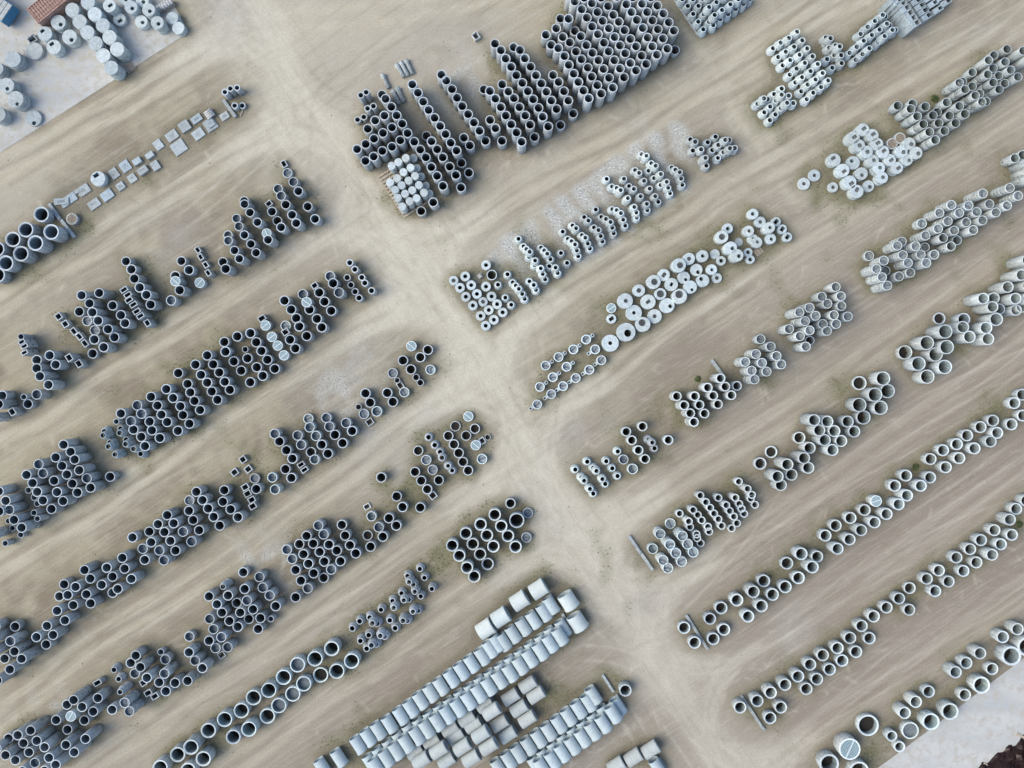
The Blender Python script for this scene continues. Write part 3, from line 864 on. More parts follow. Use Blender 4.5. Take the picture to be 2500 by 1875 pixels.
F 52 h1.4|755,1368
O 52 h1.5|805,1450 880,1545 945,1635
F 52 h1.3|1002,1385 1040,1485
O 52 h.7|1145,1565
O 52 h1|1735,930 1785,1030
F 56 h1 tw|1857,1125
O 34 h.6|1660,1078
F 52 h.4|1718,1152
Q 78x72 h.3 a35|1780,1240
O 50 h.9|1970,925 2030,1022
F 52 h.4|2030,712
O 32 h.5|2078,790
Q 65x80 h.3 a35|2110,845
F 54 h.7 tw|2155,918
O 52 h1|2140,575 2225,672
F 54 h1.2 tw|1185,1645
Q 70x70 h.6 a35|410,1645
T 2 2
G 52 h.8 a-38|20,420
O 52 h.9|197,460 115,540
F 54 h.5 tw|225,675
O 38 h.7|70,758 115,815
W 52 h.6 i22 tw|767,93 822,200
W 52 h.6 i22 tw|855,30 910,135
W 52 h.6 i22 tw|1005,55
R 52 h.8 tw a33|1470,630 1610,538 1770,455 1908,348
R 52 h.8 tw a33|1408,860 1548,755 1697,643
R 52 h.8 tw a213|1378,1050 1530,938 1658,852 1795,765 1942,675 2072,572 2005,455
W 92 h.6 i22 tw|2168,388
G 52 h.4 tw a33|2180,10
S 52 h.4 i28 a35 tw|2180,125
G 50 h.3 a-38|635,1180
O 50 h.3 w.12|495,1285
O 50 h.5|705,1312
O 52 h.6|418,1390 478,1482 530,1575:h.9
O 52 h.6|610,1387
Q 60x72 h.3 a35|785,1442
O 34 h.3|845,1405
G 52 h.5 a-38|715,1490
F 52 h.8 tw|782,1640
K 50 h.6 i26|205,1405 272,1490 330,1565
K 50 h.8 i26 z.5|348,1625
O 52 h.5|93,1550
F 52 h.8|180,1650
T 3 2
W 85 h.8 i20 tw|212,60
W 77 h.5 g i22 tw|435,97
W 80 h1 g i38 e-8,-18 tw|308,185
W 100 h1 i40 e18,12 tw|128,268
F 52 h3.3 s5 tc|2000,55 2060,150 2110,250
F 52 h2.6 p tc|1888,235 2005,312:h3 2070,425:h3
O 50 h1.2|2112,360
F 52 h3 s5 tc|2110,5 2175,92 
F 52 h2.6 p tc|1580,345:h1.6 1690,425 1752,525 1803,617
F 52 h2.8 s4 tc|1530,505 1595,600 1645,695
F 52 h2.8 s4 tc|1415,590 1483,685 1515,780
O 52 h2.7 w.22 tc|1148,768 1200,858
O 52 h1.8 w.22|1325,850
O 52 h2.5 w.22 tc|1010,868 1068,955 1120,1048
O 52 h2.4 w.22 tc|1265,950
O 52 h2.3 w.22 tc|870,962 920,1055 975,1148
O 52 h2.5 w.22 tc s3|675,962:h1.7 755,1060 820,1145 860,1240
M 17 h.3|1050,570,1200,770
O 52 h1.6 w.22 tc|130,1345 190,1437 262,1545 333,1640
O 52 h1.6 w.22 tc|305,1288 585,1435
K 50 h.8 i24|370,1430 412,1462:z.7 435,1525
K 50 h.8 i24 tw|38,1558
F 52 h1|100,1645
O 64 h2.9 tc|2160,1220 2215,1330:h2.4
O 64 h1.8 tc|2110,1520 2050,1630:h2.8
O 64 h.8 tc|2000,1410
O 66 h.3 w.2 tw|1695,1563
T 4 2
F 52 h2.4 tc|160,85 310,100:h1.9 40,180 185,180 85,255
O 64 h2.3 tc|90,1235 165,1338 240,1445
O 64 h2.5 tc|-5,1330 62,1435 145,1542
O 64 h1.6 tc|310,1235 380,1342
O 76 h2.1 tc w.12|692,770 605,945 435,1055
O 76 h1.9 tc w.12|742,905 665,1085 480,1190:h1.4
O 76 h.5 tc|437,820
O 76 h2.3 tc w.12|930,488:h.9 1075,610:h2.1 1170,750:h2
O 76 h2.5 tc w.12|1165,385 1260,510:h2.2 1360,645
O 76 h2.6 tc w.12|1365,262:h2.9 1380,430
O 66 h.3 w.2|1300,122
O 68 h1.5|1565,130 
O 66 h2.5 w.16 tc|1555,215 1625,320
O 66 h2.5 w.16 tc|1805,222 1825,343
O 72 h2.9 w.16 tc|1880,25 1915,130:h2.6
O 60 h1.8|1950,20 2130,30
O 64 h1.1 w.2 tc d|2195,945 2110,1035 
O 64 h1.1 w.2 tc d|2205,1170 2080,1265
O 64 h1.1 w.2 tc d|1880,1225 1745,1295 1600,1385 1490,1480 1340,1545 1205,1640
O 64 h1.4 w.2 tc|1925,1357 1855,1450 1680,1525 1515,1630
T 0 3
F 52 h1.9|415,38 462,135
O 52 h1.6|285,152 350,240:h1.9 400,335:h2.2 462,428:h2.1 555,520:h1.9
O 36 h.9|305,318 368,395 402,462
O 52 h2|600,-12 583,215 615,338 680,435:s4
O 52 h1.9|670,55 722,148 780,247:h1.6 835,343:h1.7
O 52 h2.5|805,10 855,102:s5
F 52 h2.2|937,190
O 52 h2.4|977,290 1188,172:h1.2
O 34 h1.9|365,562 402,625
O 52 h2.4|-15,330 60,432 
F 52 h2.6|100,530
O 52 h2.8|-10,545 150,637 232,722 -65,790:h2
O 34 h.6|90,650 132,728 222,800:h.9 55,892:h1.2
F 50 h.6|2045,428
O 52 h1.9|2120,335 2187,425 2247,515 
O 52 h1.9|2040,540 2085,640 2150,750
O 52 h2.3|1805,587 1875,675
F 52 h1.9|1975,765 2067,872
O 52 h1.9|1705,685:h1.5 1775,770 1840,865 1895,970
O 52 h1.9|1612,765:h1.2 1632,880
F 52 h2|1720,968 1768,1075
O 52 h1.4|1430,828 1562,1070:h1.8
F 52 h1|1540,950
O 52 h2.1|1320,1048 1345,1165 1418,1275
O 52 h2.1|1152,1155 1215,1252 1270,1385
O 50 h1|1215,1425
O 52 h2.2|912,1180 975,1272 1098,1340:h1.7
O 52 h2|692,1335:h1.3 815,1362 932,1442 978,1540
O 52 h2|730,1450 790,1560
O 52 h2|640,1465:h1.1 615,1620
T 1 3
Q 75x70 h.4 a38|320,125 468,90
O 52 h2|210,318:h1.3 195,442 278,525 357,610
O 52 h2|95,605 160,700
Q 78x66 h.6 a30|435,285 460,355 505,422:h1.3 515,490:h1.3
F 54 h.5|538,190
O 52 h1.6|555,305
F 54 h.9 tw|728,180 757,310:h1.7
O 52 h1|870,90 935,185
Q 80x52 h.8 a35|1038,42 1075,98
O 52 h1.2|1905,180
Q 75x60 h.2 a30|1752,495
F 54 h1 tw|1800,600 
F 52 h1.3|1878,718
O 52 h1.5|1922,820 1790,928 1758,805:h.4
O 52 h1.2|1988,620:h1.4 2068,700 
O 52 h1.2|2072,385:h.9 2135,500
F 52 h1.6|1225,700 1283,795
O 52 h1.5|1340,905 1425,970 1465,1085
O 52 h1.4|1098,812 1170,895 1240,985 1290,1088
F 52 h1.5|1365,1175
O 52 h1.5|1020,900:h1 1065,1010 1118,1112 1175,1215 1283,1265:h.8
F 52 h1|885,960 942,1060
O 52 h1.5|980,1180 1038,1295
F 52 h1.5|1110,1378
O 52 h1.5|980,1475
O 52 h1.5|1480,692:h1 1515,808 1567,912 1630,1000
O 52 h1|415,1205
F 52 h1.9|590,1255:h1.6 625,1370 700,1455
O 52 h2|765,1570
O 52 h2|430,1385
F 52 h2.2|455,1510
O 52 h2.1|520,1605
K 50 h.9 i26 z1|195,1360
O 52 h2|250,1455 345,1535:h1 382,1640
O 52 h2|45,1465 130,1550 185,1640
K 50 h.9 i24|1903,1610 2027,1515 2040,1590:z.7
K 50 h.9 i24|2125,1432 2148,1508:z.7
K 50 h.9 i24|2190,1245 2205,1312:z.7
T 2 3
O 54 h.9|58,120 125,215 190,308
F 54 h.8|248,97
O 54 h.9|315,210
Q 78x75 h.5 a38|250,375
K 50 h.7 i22|415,55:z.4 460,105
O 54 h.8|575,12 632,105
O 52 h1.3|115,505 
K 50 h.8 i24 tw|1790,95 1855,180 1887,215:z.7 1950,305:z.7 1985,355
K 50 h.8 i24 tw|1920,10 1985,75 2020,110:z.7 2085,198:z.7 2115,250
K 50 h.8 i24 tw|2125,5 2190,82
O 66 w.2 h1.6 tc|920,583 990,707 1063,812:h1.3 1145,930:h1.3
O 56 w.2 h1.1|1090,460
O 81 w.16 h1.7|1158,645
F 52 h.4|1278,563
F 50 w.25 h.6|1262,828
O 66 w.2 h1.2 tc|767,688 835,805 905,925
O 66 w.2 h1.2 tc|608,785 682,900 762,1010 843,1115:h.7
O 66 w.2 h1.7 tc|460,915 537,1025 620,1155:h2.1 698,1250
K 50 h.9 i24|110,1168 160,1265 240,1385:h1.4
K 50 h.9 i24|55,1415:z.7 120,1465 40,1340:z.2
K 50 h.9 i24|35,1630:z.7 90,1620 -10,1500
T 3 3
F 56 h1.1 w.2 tw|198,88 -12,90
K 50 h.7 i24 tw|35,165
O 64 h2.9 tc|1765,170 1870,40
O 64 h2.1 tc|1800,262 1915,150 2095,75
O 66 h.8 w.2|1578,30
O 42 h1.2 w.27 tc|1345,225 1440,303:h2.4 1487,368:h2 1475,410:h1.4 1520,475:h1
O 42 h1.8 w.27 tc|1308,400 1350,465 1375,518 1402,572
O 42 h2.3 w.27 tc|1125,400:h1.5 1210,480 1247,542 1292,603 1325,675:h1.5 1268,730:h.9
O 42 h2 w.27 tc|930,375:h1.6 990,447 1035,508 1078,570 1125,630 1160,703
O 42 h1.8 w.27 tc|852,532 902,585 945,643 1012,713 1025,765
O 42 h1.8 w.27 tc|706,570:h.9 805,655:h2.2 818,715 888,795 895,835 932,890:h.9
F 56 h2.6 s5 w.14 tw|605,678:h.4:s1 735,812 792,900:h2.3 852,988:h1.8:s3
F 56 h2.3 s5 w.14 tw|495,790:h1.7:s3 600,905:h2.6 665,998 727,1088:h1.7:s3
F 56 h1.8 s3 w.14 tw|415,950:h.9:s1 527,1075:h2.1:s4 578,1160
M 16 h.35|158,815,285,1000 292,1005,415,1182
O 68 h1.2 w.2 tc d|2020,1005:h1.6 2140,1148:h2 1865,1107:h.8 1990,1265 1848,1362
O 68 h1.5 w.2 tc d|1615,1298:h1 1710,1445:h1.2 1502,1415:h1.9 1590,1568:h1.8
O 68 h1.4 w.2 tc d|1325,1505 1155,1590:h.9
T 4 3
O 64 h1.3 w.2 tc d|940,160 820,270 1200,180 1370,70
O 64 h1.7 w.2 tc p|1100,270
O 64 h1.8 w.2 tc|950,375 860,470
G 62 h1.3 a15 tc|615,435
O 64 h1.1 w.2 tc d|493,532 340,618 180,700 70,808
O 64 h1.8 w.2 tc|730,575 600,665 455,750 330,850 200,950 
O 64 h1.4 w.2 tc|-20,1035
O 64 h1.2 w.2 tc d|2240,430 2130,520 2062,635:h1.7 1895,750 1750,857 1633,955 1485,1045
O 64 h1.3 w.2 tc|2085,800 1965,902 1870,1015:h1.8
O 64 h1.1 w.2 tc d|1700,1098 1560,1190 
O 64 h1.2 w.2 tc d|1295,1185 1165,1275 1400,1305 1255,1408
O 64 h1.1 w.2 tc d|980,1375:h.6 865,1488 730,1585 975,1610
T 0 4
O 52 h2.2|700,65 505,125:h2 392,245:h1.9
O 52 h2.2|572,222 497,325:h1.5
O 52 h1.1|162,132
F 52 h2.5 p|110,290
O 52 h2.4|155,400:p 232,480:h2.9
O 52 h2.4|-50,130:h1.6 -60,260 -55,390 48,478:h1.5 105,595:h2.7
O 52 h2.4|-30,715
F 52 h.9|2045,240
O 52 h2.1 p|2040,410
F 52 h2|2105,500
O 52 h2.2|2185,580 2025,718
O 52 h1.8|1890,740
F 52 h2.5 p|1775,640
F 52 h1.1|1785,487
O 36 h.9|1735,407
O 52 h1.8|1465,445 1412,525:h.8
O 52 h2.5|1515,570:p 1585,685
F 52 h1.2|1455,640
O 52 h1.3|1718,735 1790,830
Q 70x70 h.8 a30|1545,740 
Q 82x62 h1 a30|1598,850 1670,885
Q 88x58 h1 a30|1050,740
K 52 h.9 i26|1230,600 1280,700
K 50 h.9 i26 z1.2|1295,840
F 52 h2.5 s4|1345,955 1395,1048
O 52 h2|1210,1030
O 52 h2.9 s5|795,925
O 52 h2.5|885,1000
O 52 h2.2|1055,905 1005,1050
O 52 h2|722,975
G 57 h2.3 a60 tw|765,1100
O 52 h2.1|605,1142
O 52 h1.3|910,1145 727,1245
O 52 h2.8|330,1255 190,1305 90,1340:h1.2
O 52 h2.7|395,1365 252,1392:h1.6
O 52 h2.7|480,1435 312,1490:h1.6
O 52 h2.7|922,1345 800,1490
O 52 h2.8|710,1410 528,1550 600,1625
F 52 h2|375,1605
O 52 h2.4|-40,1450 58,1522 165,1575:h1.4 240,1695 480,1690
O 82 w.2 h2 tc|2062,1435
O 82 w.2 h1.4 tc|1918,1515 2195,1560:h1.6
O 82 w.2 h1.6 tc|2250,1255:h1.4 1730,1655 2030,1685
T 1 4
F 52 h2.1|50,50 92,160 178,247:h2
O 52 h1.9|265,72
O 52 h1.6|45,285 355,135 475,50:h1.1
O 52 h1.7|600,40 575,158:h1.4
O 34 h1.3|712,50
F 52 h1|115,365 245,355:h1.8
Q 75x70 h.2 a33|180,440
O 82 w.2 h1.6 tw|1370,370
O 82 w.16 h1.5 tw|1190,480 850,680:h1.2 690,820:h1.6 525,900:h1.1 393,1040:h1.2 213,1135:h1.4 38,1255:h1.3
F 82 h1.3 tw|1000,545
O 82 w.16 h1.2 tw|1585,505:h1.5 1425,615 1250,655:h.5
F 82 h1.2 tw|1068,750 950,860 798,985
O 82 w.16 h1.2 tw|675,1100:h1 475,1240:h1.8
O 80 w.2 h1.6|307,1325
K 54 h.9 i26|1592,152 1680,288:h1.2 1747,372
K 54 h.9 i26|1672,75 1770,225 1800,335:z.7 1850,325
K 54 h.9 i26|1782,35 1808,98:z.7 1862,100 1895,232:z.7 1940,240
K 54 h.9 i26|1998,65 2055,150 2140,70:z.7 2185,70
J 65 a-57|1990,1200 
J 65 a-57|1870,1270 1760,1345 1650,1425
J 65 a-57|1440,1570 1260,1670
J 65 a-57 z0|2215,1290 2105,1375 2000,1455 1890,1540 1785,1620
J 65 a-57 z1|2170,1410 2062,1490 1955,1570 1845,1660
T 2 4
J 65 a-57|1455,-10 1340,70 1230,145 1120,225 1015,310
J 65 a-57|945,320
J 65 a-57|870,385
J 65 a-57|785,465 670,545 560,625 450,705 335,790 225,865 115,945 10,1030 -100,1110
J 65 a-57|1660,160
J 65 a-57|1540,240 1440,320 1330,395 1220,475 1110,550 1005,625 895,700 780,770 675,850 565,920 450,1000 340,1075 230,1150 115,1225
J 65 a-57 z1|1625,250 1520,325 1415,410 1300,485 1195,565 1085,645 970,715 855,790 745,865 635,945 520,1020 405,1095 295,1175 180,1250 75,1325
J 70 a33 tg|1280,775 1370,890
J 70 a33 tg|1095,910 1185,1035 1275,1150
J 70 a33 tg z1|885,1070
J 70 a33 tg|975,1200 1065,1320
J 70 a33 tg|815,990 
J 70 a33 tg|620,1140 690,1215
J 70 a33 tg z1|770,1320 855,1450
J 70 a33 tg|440,1255 500,1335
J 70 a33 tg z1|570,1455 665,1580
J 70 a33 tg|240,1390
J 70 a33 tg z1|315,1490 
J 70 a33 tg|400,1600 60,1500
J 70 a33 tg z1|125,1600
J 65 a-57|1990,890
J 65 a-57|1940,965 1830,1040 1720,1120 1615,1200 1505,1280 1395,1355 1285,1435 1175,1515 1070,1590 960,1670
J 65 a-57|2110,1090 2005,1170 1895,1250 1785,1325 1675,1400 1570,1480 1460,1560 1360,1640
J 65 a-57 z1|2205,1090 2095,1195 1980,1275 1870,1350 1760,1430 1650,1510 1545,1590 1430,1665
J 92 a-57 tw|1820,100
J 92 a33 tw|820,175 985,50
M 15 h.3|1648,-10,1748,180
M 14 h.3|2085,660,2205,840
T 2 3
J 92 a33 tw|1190,1530 1395,1405
J 65 a-57|1530,1570
J 92 a-57 tw|1720,1530
M 15 h.3|1515,1440,1620,1630
T 3 4
O 66 w.2 h1.1 tc d|755,145:h.8 868,305 1070,265:h.9 1185,165:h1
O 64 w.2 h1|1035,48
O 66 w.2 h1.6 tc|1445,22 120,822:h1.3
O 66 w.2 h1.4 tc d|1360,1005:h1.3 1545,935 1690,845:h1.5 1845,760 1985,670 2115,542:h1.2
O 66 w.2 h1 tc d|2190,700:h1.2 2075,805 1800,1005:h1.2 1685,1120
J 75 a33 tg|400,1485 215,1570 30,1660
J 65 a-57|475,1670
J 65 a-57|45,1010
M 15 h.3|20,870,120,1030
M 15 h.3|775,10,1010,380
M 15 h.3|1372,885,1622,1255
M 12 h.3|480,1550,555,1655
T 4 4
O 66 w.2 h1.2 tc d|590,22 460,125 335,255 200,365 40,440
O 66 w.2 h1 tc d|545,258:h.8 400,405 250,500 115,595 -20,705
O 66 w.2 h1.4 tc d|2145,160:h1.5 1985,245
O 66 w.2 h1.6 tc|1740,420 1590,525:h1.2 1475,625
O 66 w.2 h.9 tc|1870,590 1575,870:h1 1185,835
O 66 w.2 h1.6 tc|1045,945 925,1065
O 104 w.22 h1.6 tc d|2080,450 2250,350
O 92 w.2 h1.4 tw d|1755,765 1415,1050 1210,1160
F 92 h.8 tw|985,1255
O 60 w.26 h1.1 tc|785,1315 870,1430:h.9
O 115 w.16 h.8 tc|530,1200
G 116 h1.7 a65 tc|330,1455
O 105 w.2 h1.3 tc d|110,1615 435,1695
"""
# ---------------------------------------------------------------- the castings, read off the photo block by block
def parse():
    tx = ty = 0; seen = []; ents = []; later = []; ln_id = 0; jl = 0
    for ln in DATA.strip().splitlines():
        ln = ln.strip()
        if not ln: continue
        if ln.startswith('T '): tx, ty = map(int, ln.split()[1:3]); continue
        ln_id += 1
        head, pts = ln.split('|'); hd = head.split(); T = hd[0]; p = {}
        r = 0
        for k in hd[1:]:
            mm = re.match(r'^([\d.]+)[x,]([\d.]+)$', k)
            if mm: p['dim'] = (float(mm[1]), float(mm[2])); continue
            if re.match(r'^[\d.]+$', k): r = float(k); continue
            if k in ('g', 'd', 'p', 'x', 'n'): p[k] = True; continue
            if k[0] == 't': p['t'] = k[1:]; continue
            if k[0] == 'e': p['e'] = tuple(float(q) for q in k[1:].split(',')); continue
            p[k[0]] = float(k[1:])
        toks = pts.split()
        if T in 'MH':
            nums = [float(q) for t in toks for q in t.split(',')]; later.append((T, r, p, nums, tx, ty)); continue
        nums = []; per = []
        for t in toks:
            bits = t.split(':'); X, Y = map(float, bits[0].split(',')); o = {}
            for q in bits[1:]:
                if q == 'p': o['p'] = True
                else: o[q[0]] = float(q[1:])
            nums += [X, Y]; per.append(o)
        if T in 'JPVYU':
            p['per'] = per
            if T == 'J': jl += 1; p['ln'] = jl
            later.append((T, r, p, nums, tx, ty)); continue
        for k in range(len(per)):
            q = dict(p); q.update(per[k]); q.setdefault('h', 1.0)
            r_ = max(q['dim'])/2 if 'dim' in q else r
            X = tx*500+nums[2*k]/CR; Y = ty*375+nums[2*k+1]/CR
            if T in 'OFG' and 50 <= r_ <= 52 and Y > 650 and X < 1400: r_ = 55
            # the same casting noted from two neighbouring blocks
            zt = q['h']+q.get('z', 0)
            if any(abs(X-a) < 8.5 and abs(Y-b_) < 8.5 and abs(zt-c) < .9 and t2 != (tx, ty) for a, b_, c, t2 in seen): continue
            if X < -15 or X > 2515 or Y < -18 or Y > 1893: continue
            seen.append((X, Y, zt, (tx, ty)))
            ents.append(dict(T=T, X=X, Y=Y, r=r_, q=q, ln=ln_id, row=island(X, Y)))
    # clusters of each row, counted from the left, then lines across it, then places in the line from its upper end
    a = math.radians(33); rows = {}
    for e in ents:
        e['u'] = e['X']*math.cos(a)-e['Y']*math.sin(a); e['v'] = e['X']*math.sin(a)+e['Y']*math.cos(a); rows.setdefault(e['row'], []).append(e)
    for row, L in rows.items():
        L.sort(key=lambda e: e['u']); cl = -1; last = -1e9
        for e in L:
            if e['u']-last > 34: cl += 1
            last = max(last, e['u']); e['cl'] = cl
        for c in range(cl+1):
            M = [e for e in L if e['cl'] == c]; ids = sorted({e['ln'] for e in M}, key=lambda i: sum(e['u'] for e in M if e['ln'] == i)/sum(1 for e in M if e['ln'] == i))
            for li, i in enumerate(ids):
                N = sorted([e for e in M if e['ln'] == i], key=lambda e: (e['v'], e['u']))
                for k, e in enumerate(N):
                    rw = row if row[0] in 'bl' or True else row
                    s_ = ('%s in %s line, %s cluster, %s' % (nth(k+1), nth(li+1), nth(c+1), rw)) if cl > 0 else ('%s in %s line, %s' % (nth(k+1), nth(li+1), rw))
                    e['q']['loc'] = s_
    for e in ents: build(e['T'], e['X'], e['Y'], e['r'], e['q'])
    for l_ in sorted(later, key=lambda z: z[4]*500+z[3][0]/CR*.8): build_misc(*l_)
parse()

# ---------------------------------------------------------------- the two containers at the top left
def P0(cx, cy, z): return W2(cx/CR, cy/CR, z)
def container(name, a_, b_, away, wid_h, m, mroof, lab, cat, n=9):
    (x0, y0), (x1, y1) = P0(*a_, wid_h), P0(*b_, wid_h)
    an = math.atan2(y1-y0, x1-x0); wd_ = math.hypot(x1-x0, y1-y0); L = away
    o = bpy.data.objects.new(name, None); C.objects.link(o); o.location = ((x0+x1)/2, (y0+y1)/2, 0); o.rotation_euler = (0, 0, an)
    b = MB(); b.box(0, L/2, (wid_h-.1+.4)/2, wd_, L, wid_h-.5); link('box_body', b.mesh('box_body', m), parent=o)
    b = MB()
    for i in range(n*3): b.box(0, L*(i+.5)/(n*3), wid_h-.04, wd_*.96, L/(n*3)*.45, .05)
    for i in range(4): b.box(wd_*(-.36+.24*i), L/2, wid_h-.02, .04, L*.98, .06)
    link('ribbed_roof', b.mesh('ribbed_roof', mroof), parent=o)
    b = MB()
    for sx in (-1, 1): b.box(sx*wd_/2, L/2, wid_h-.02, .1, L, .12)
    b.box(0, 0, wid_h-.02, wd_+.1, .1, .12); link('top_rail', b.mesh('top_rail', m), parent=o)
    for sx in (-1, 1):
        for yy in (.9, 2.0, L-1.2):
            bb = MB(); rg = lambda xx, q, yy=yy: [(xx, yy+q*math.cos(2*math.pi*i/16), .42+q*math.sin(2*math.pi*i/16)) for i in range(16)]
            k = bb.loops([rg(sx*wd_*.42-.12, .42), rg(sx*wd_*.42+.12, .42)]); bb.cap(k[0], 16); bb.cap(k[1], 16, True)
            link('wheel', bb.mesh('wheel', M_RUB), parent=o)
    tag(o, lab, cat); return o
container('red_trailer', (290, 100), (412, 248), 9.0, 1.9, M_RED, M_RED, 'rusty red ribbed trailer at the top left edge of the yard', 'trailer')
ex0, ey0 = P0(12, 240, 1.8); ex1, ey1 = P0(140, 50, 1.8); ea = math.atan2(ey1-ey0, ex1-ex0); dr = ea+math.pi/2
o = bpy.data.objects.new('blue_trailer', None); C.objects.link(o); o.location = ((ex0+ex1)/2+3.5*math.cos(dr), (ey0+ey1)/2+3.5*math.sin(dr), 0); o.rotation_euler = (0, 0, dr)
b = MB(); b.box(0, 0, 1.1, 7.0, 2.3, 1.3); link('box_body', b.mesh('box_body', M_BLUE), parent=o)
b = MB()
for i in range(12): b.box(-3.2+.58*i, 0, 1.79, .5, 2.1, .08)
link('pale_cover', b.mesh('pale_cover', M_TARP), parent=o)
for sx in (-2.6, -1.5, 2.4):
    for sy in (-1, 1):
        bb = MB(); rg = lambda yy, q: [(sx+q*math.cos(2*math.pi*i/16), yy, .42+q*math.sin(2*math.pi*i/16)) for i in range(16)]
        k = bb.loops([rg(sy-.12, .42), rg(sy+.12, .42)]); bb.cap(k[0], 16); bb.cap(k[1], 16, True); link('wheel', bb.mesh('wheel', M_RUB), parent=o)
tag(o, 'blue framed trailer with pale cover in the top left corner', 'trailer')

# ---------------------------------------------------------------- concrete sheets, the dark heap
def sheet(name, pts, z, m, th=.05):
    v = [(*W2(x, y, 0), z) for x, y in pts]; n = len(v)
    V = v+[(a, b_, z-th) for a, b_, _ in v]
    me = mkmesh(name, V, [tuple(range(n))[::-1]]+[(i, (i+1) % n, n+(i+1) % n, n+i) for i in range(n)], m)
    bm = bmesh.new(); bm.from_mesh(me); bmesh.ops.recalc_face_normals(bm, faces=bm.faces); bm.to_mesh(me); bm.free()
    o = bpy.data.objects.new(name, me); C.objects.link(o); o['kind'] = 'structure'; return o
def paving(name, c1, c2, c3, rot):
    m = bpy.data.materials.new(name); m.use_nodes = True; n = m.node_tree.nodes; l = m.node_tree.links; b = n['Principled BSDF']
    b.inputs['Roughness'].default_value = .9; b.inputs['Specular IOR Level'].default_value = .2
    tc = n.new('ShaderNodeTexCoord'); mp = n.new('ShaderNodeMapping'); mp.inputs['Rotation'].default_value = (0, 0, math.radians(rot)); mp.inputs['Scale'].default_value = (.35, 1, 1)
    l.new(tc.outputs['Object'], mp.inputs[0])
    n1 = n.new('ShaderNodeTexNoise'); n1.inputs['Scale'].default_value = .35; n1.inputs['Detail'].default_value = 9; n1.inputs['Roughness'].default_value = .62; l.new(mp.outputs[0], n1.inputs['Vector'])
    n2 = n.new('ShaderNodeTexNoise'); n2.inputs['Scale'].default_value = 1.1; n2.inputs['Detail'].default_value = 10; n2.inputs['Roughness'].default_value = .7; l.new(tc.outputs['Object'], n2.inputs['Vector'])
    r1 = n.new('ShaderNodeValToRGB'); r1.color_ramp.elements[0].position = .35; r1.color_ramp.elements[1].position = .62
    r1.color_ramp.elements[0].color = (*c1, 1); r1.color_ramp.elements[1].color = (*c2, 1); l.new(n1.outputs[0], r1.inputs[0])
    r2 = n.new('ShaderNodeMapRange'); r2.inputs[1].default_value = .47; r2.inputs[2].default_value = .62; l.new(n2.outputs[0], r2.inputs[0])
    mx = n.new('ShaderNodeMix'); mx.data_type = 'RGBA'; l.new(r2.outputs[0], mx.inputs[0]); l.new(r1.outputs[0], mx.inputs[6]); mx.inputs[7].default_value = (*c3, 1)
    l.new(mx.outputs[2], b.inputs['Base Color']); return m
sheet('concrete_apron', [(-900, -800), (30, -800), (418, 0), (461, 79), (300, 182), (0, 373), (-900, 950)], .03, paving('apron_concrete', (.40, .415, .41), (.54, .54, .51), (.44, .41, .34), 33))
sheet('concrete_road', [(2140, 1877), (2262, 1787), (2412, 1672), (2500, 1606), (3300, 1020), (3300, 2900), (900, 2800)], .03, paving('road_concrete', (.43, .45, .45), (.54, .545, .52), (.46, .435, .39), 36))
# rough dark heap at the bottom right
b = MB(); n = 46; hx, hy = W2(2500, 1900)
def hp(i, j):
    X = 2380+(i/n)*420; Y = 1780+(j/n)*420
    e0 = (X-2380)*.66+(Y-1878)          # distance past the heap's edge line
    e = max(0, e0+random.uniform(-10, 10))
    zz = min(1.0, e/40.0)*(.9+.35*math.sin(X*.11)*math.cos(Y*.13)+random.uniform(-.25, .25))
    return (*W2(X, Y, 0), .031+max(0, zz) if e > 0 else -.02)
g = [[hp(i, j) for i in range(n+1)] for j in range(n+1)]
for j in range(n):
    for i in range(n): b.quad(g[j+1][i], g[j+1][i+1], g[j][i+1], g[j][i], sm=False)
o = link('dark_heap', b.mesh('dark_heap', M_MUD)); tag(o, 'dark reddish brown glossy heap on the concrete in the bottom right corner', 'heap')
def offcut(X, Y, L, an, lab):
    b = MB(); b.box(0, 0, .04, L, .3, .08); b.box(L*.2, .1, .09, L*.5, .12, .03, .3); o = link('plank_offcut', b.mesh('plank_offcut', M_WOOD), (*W2(X, Y, 0), .04), math.radians(an)); tag(o, lab, 'plank')
offcut(2492, 1796, 1.1, -30, 'pale plank offcut at the right edge beside the dark heap')
offcut(2408, 1868, .9, -35, 'pale plank offcut at the bottom edge beside the dark heap')
# concrete edging strip under the cones at the top
(x0, y0), (x1, y1) = W2(1632, -20), W2(1704, 88)
b = MB(); L = math.hypot(x1-x0, y1-y0); b.box(0, 0, .06, L, .14, .12)
o = link('edging_strip', b.mesh('edging_strip', M_CON), ((x0+x1)/2, (y0+y1)/2, 0), math.atan2(y1-y0, x1-x0), None, 'c'); tag(o, 'thin pale edging strip along the left side of the top cone block', 'edging')
# platform under the white drums
x, y = W2(985, 462, 0); o = link('timber_platform', None, (x, y, 0), math.radians(-57)); b = MB()
for i in range(14): b.box((i-6.5)*.42, 0, .1, .24, 3.5, .04)
link('deck_boards', b.mesh('deck_boards', M_WOOD), parent=o)
b = MB()
for i in range(4): b.box(0, (i-1.5)*1.1, .04, 5.8, .1, .08)
link('bearers', b.mesh('bearers', M_WOOD), parent=o)
tag(o, 'timber platform under the white round drums beside the big top block', 'platform')

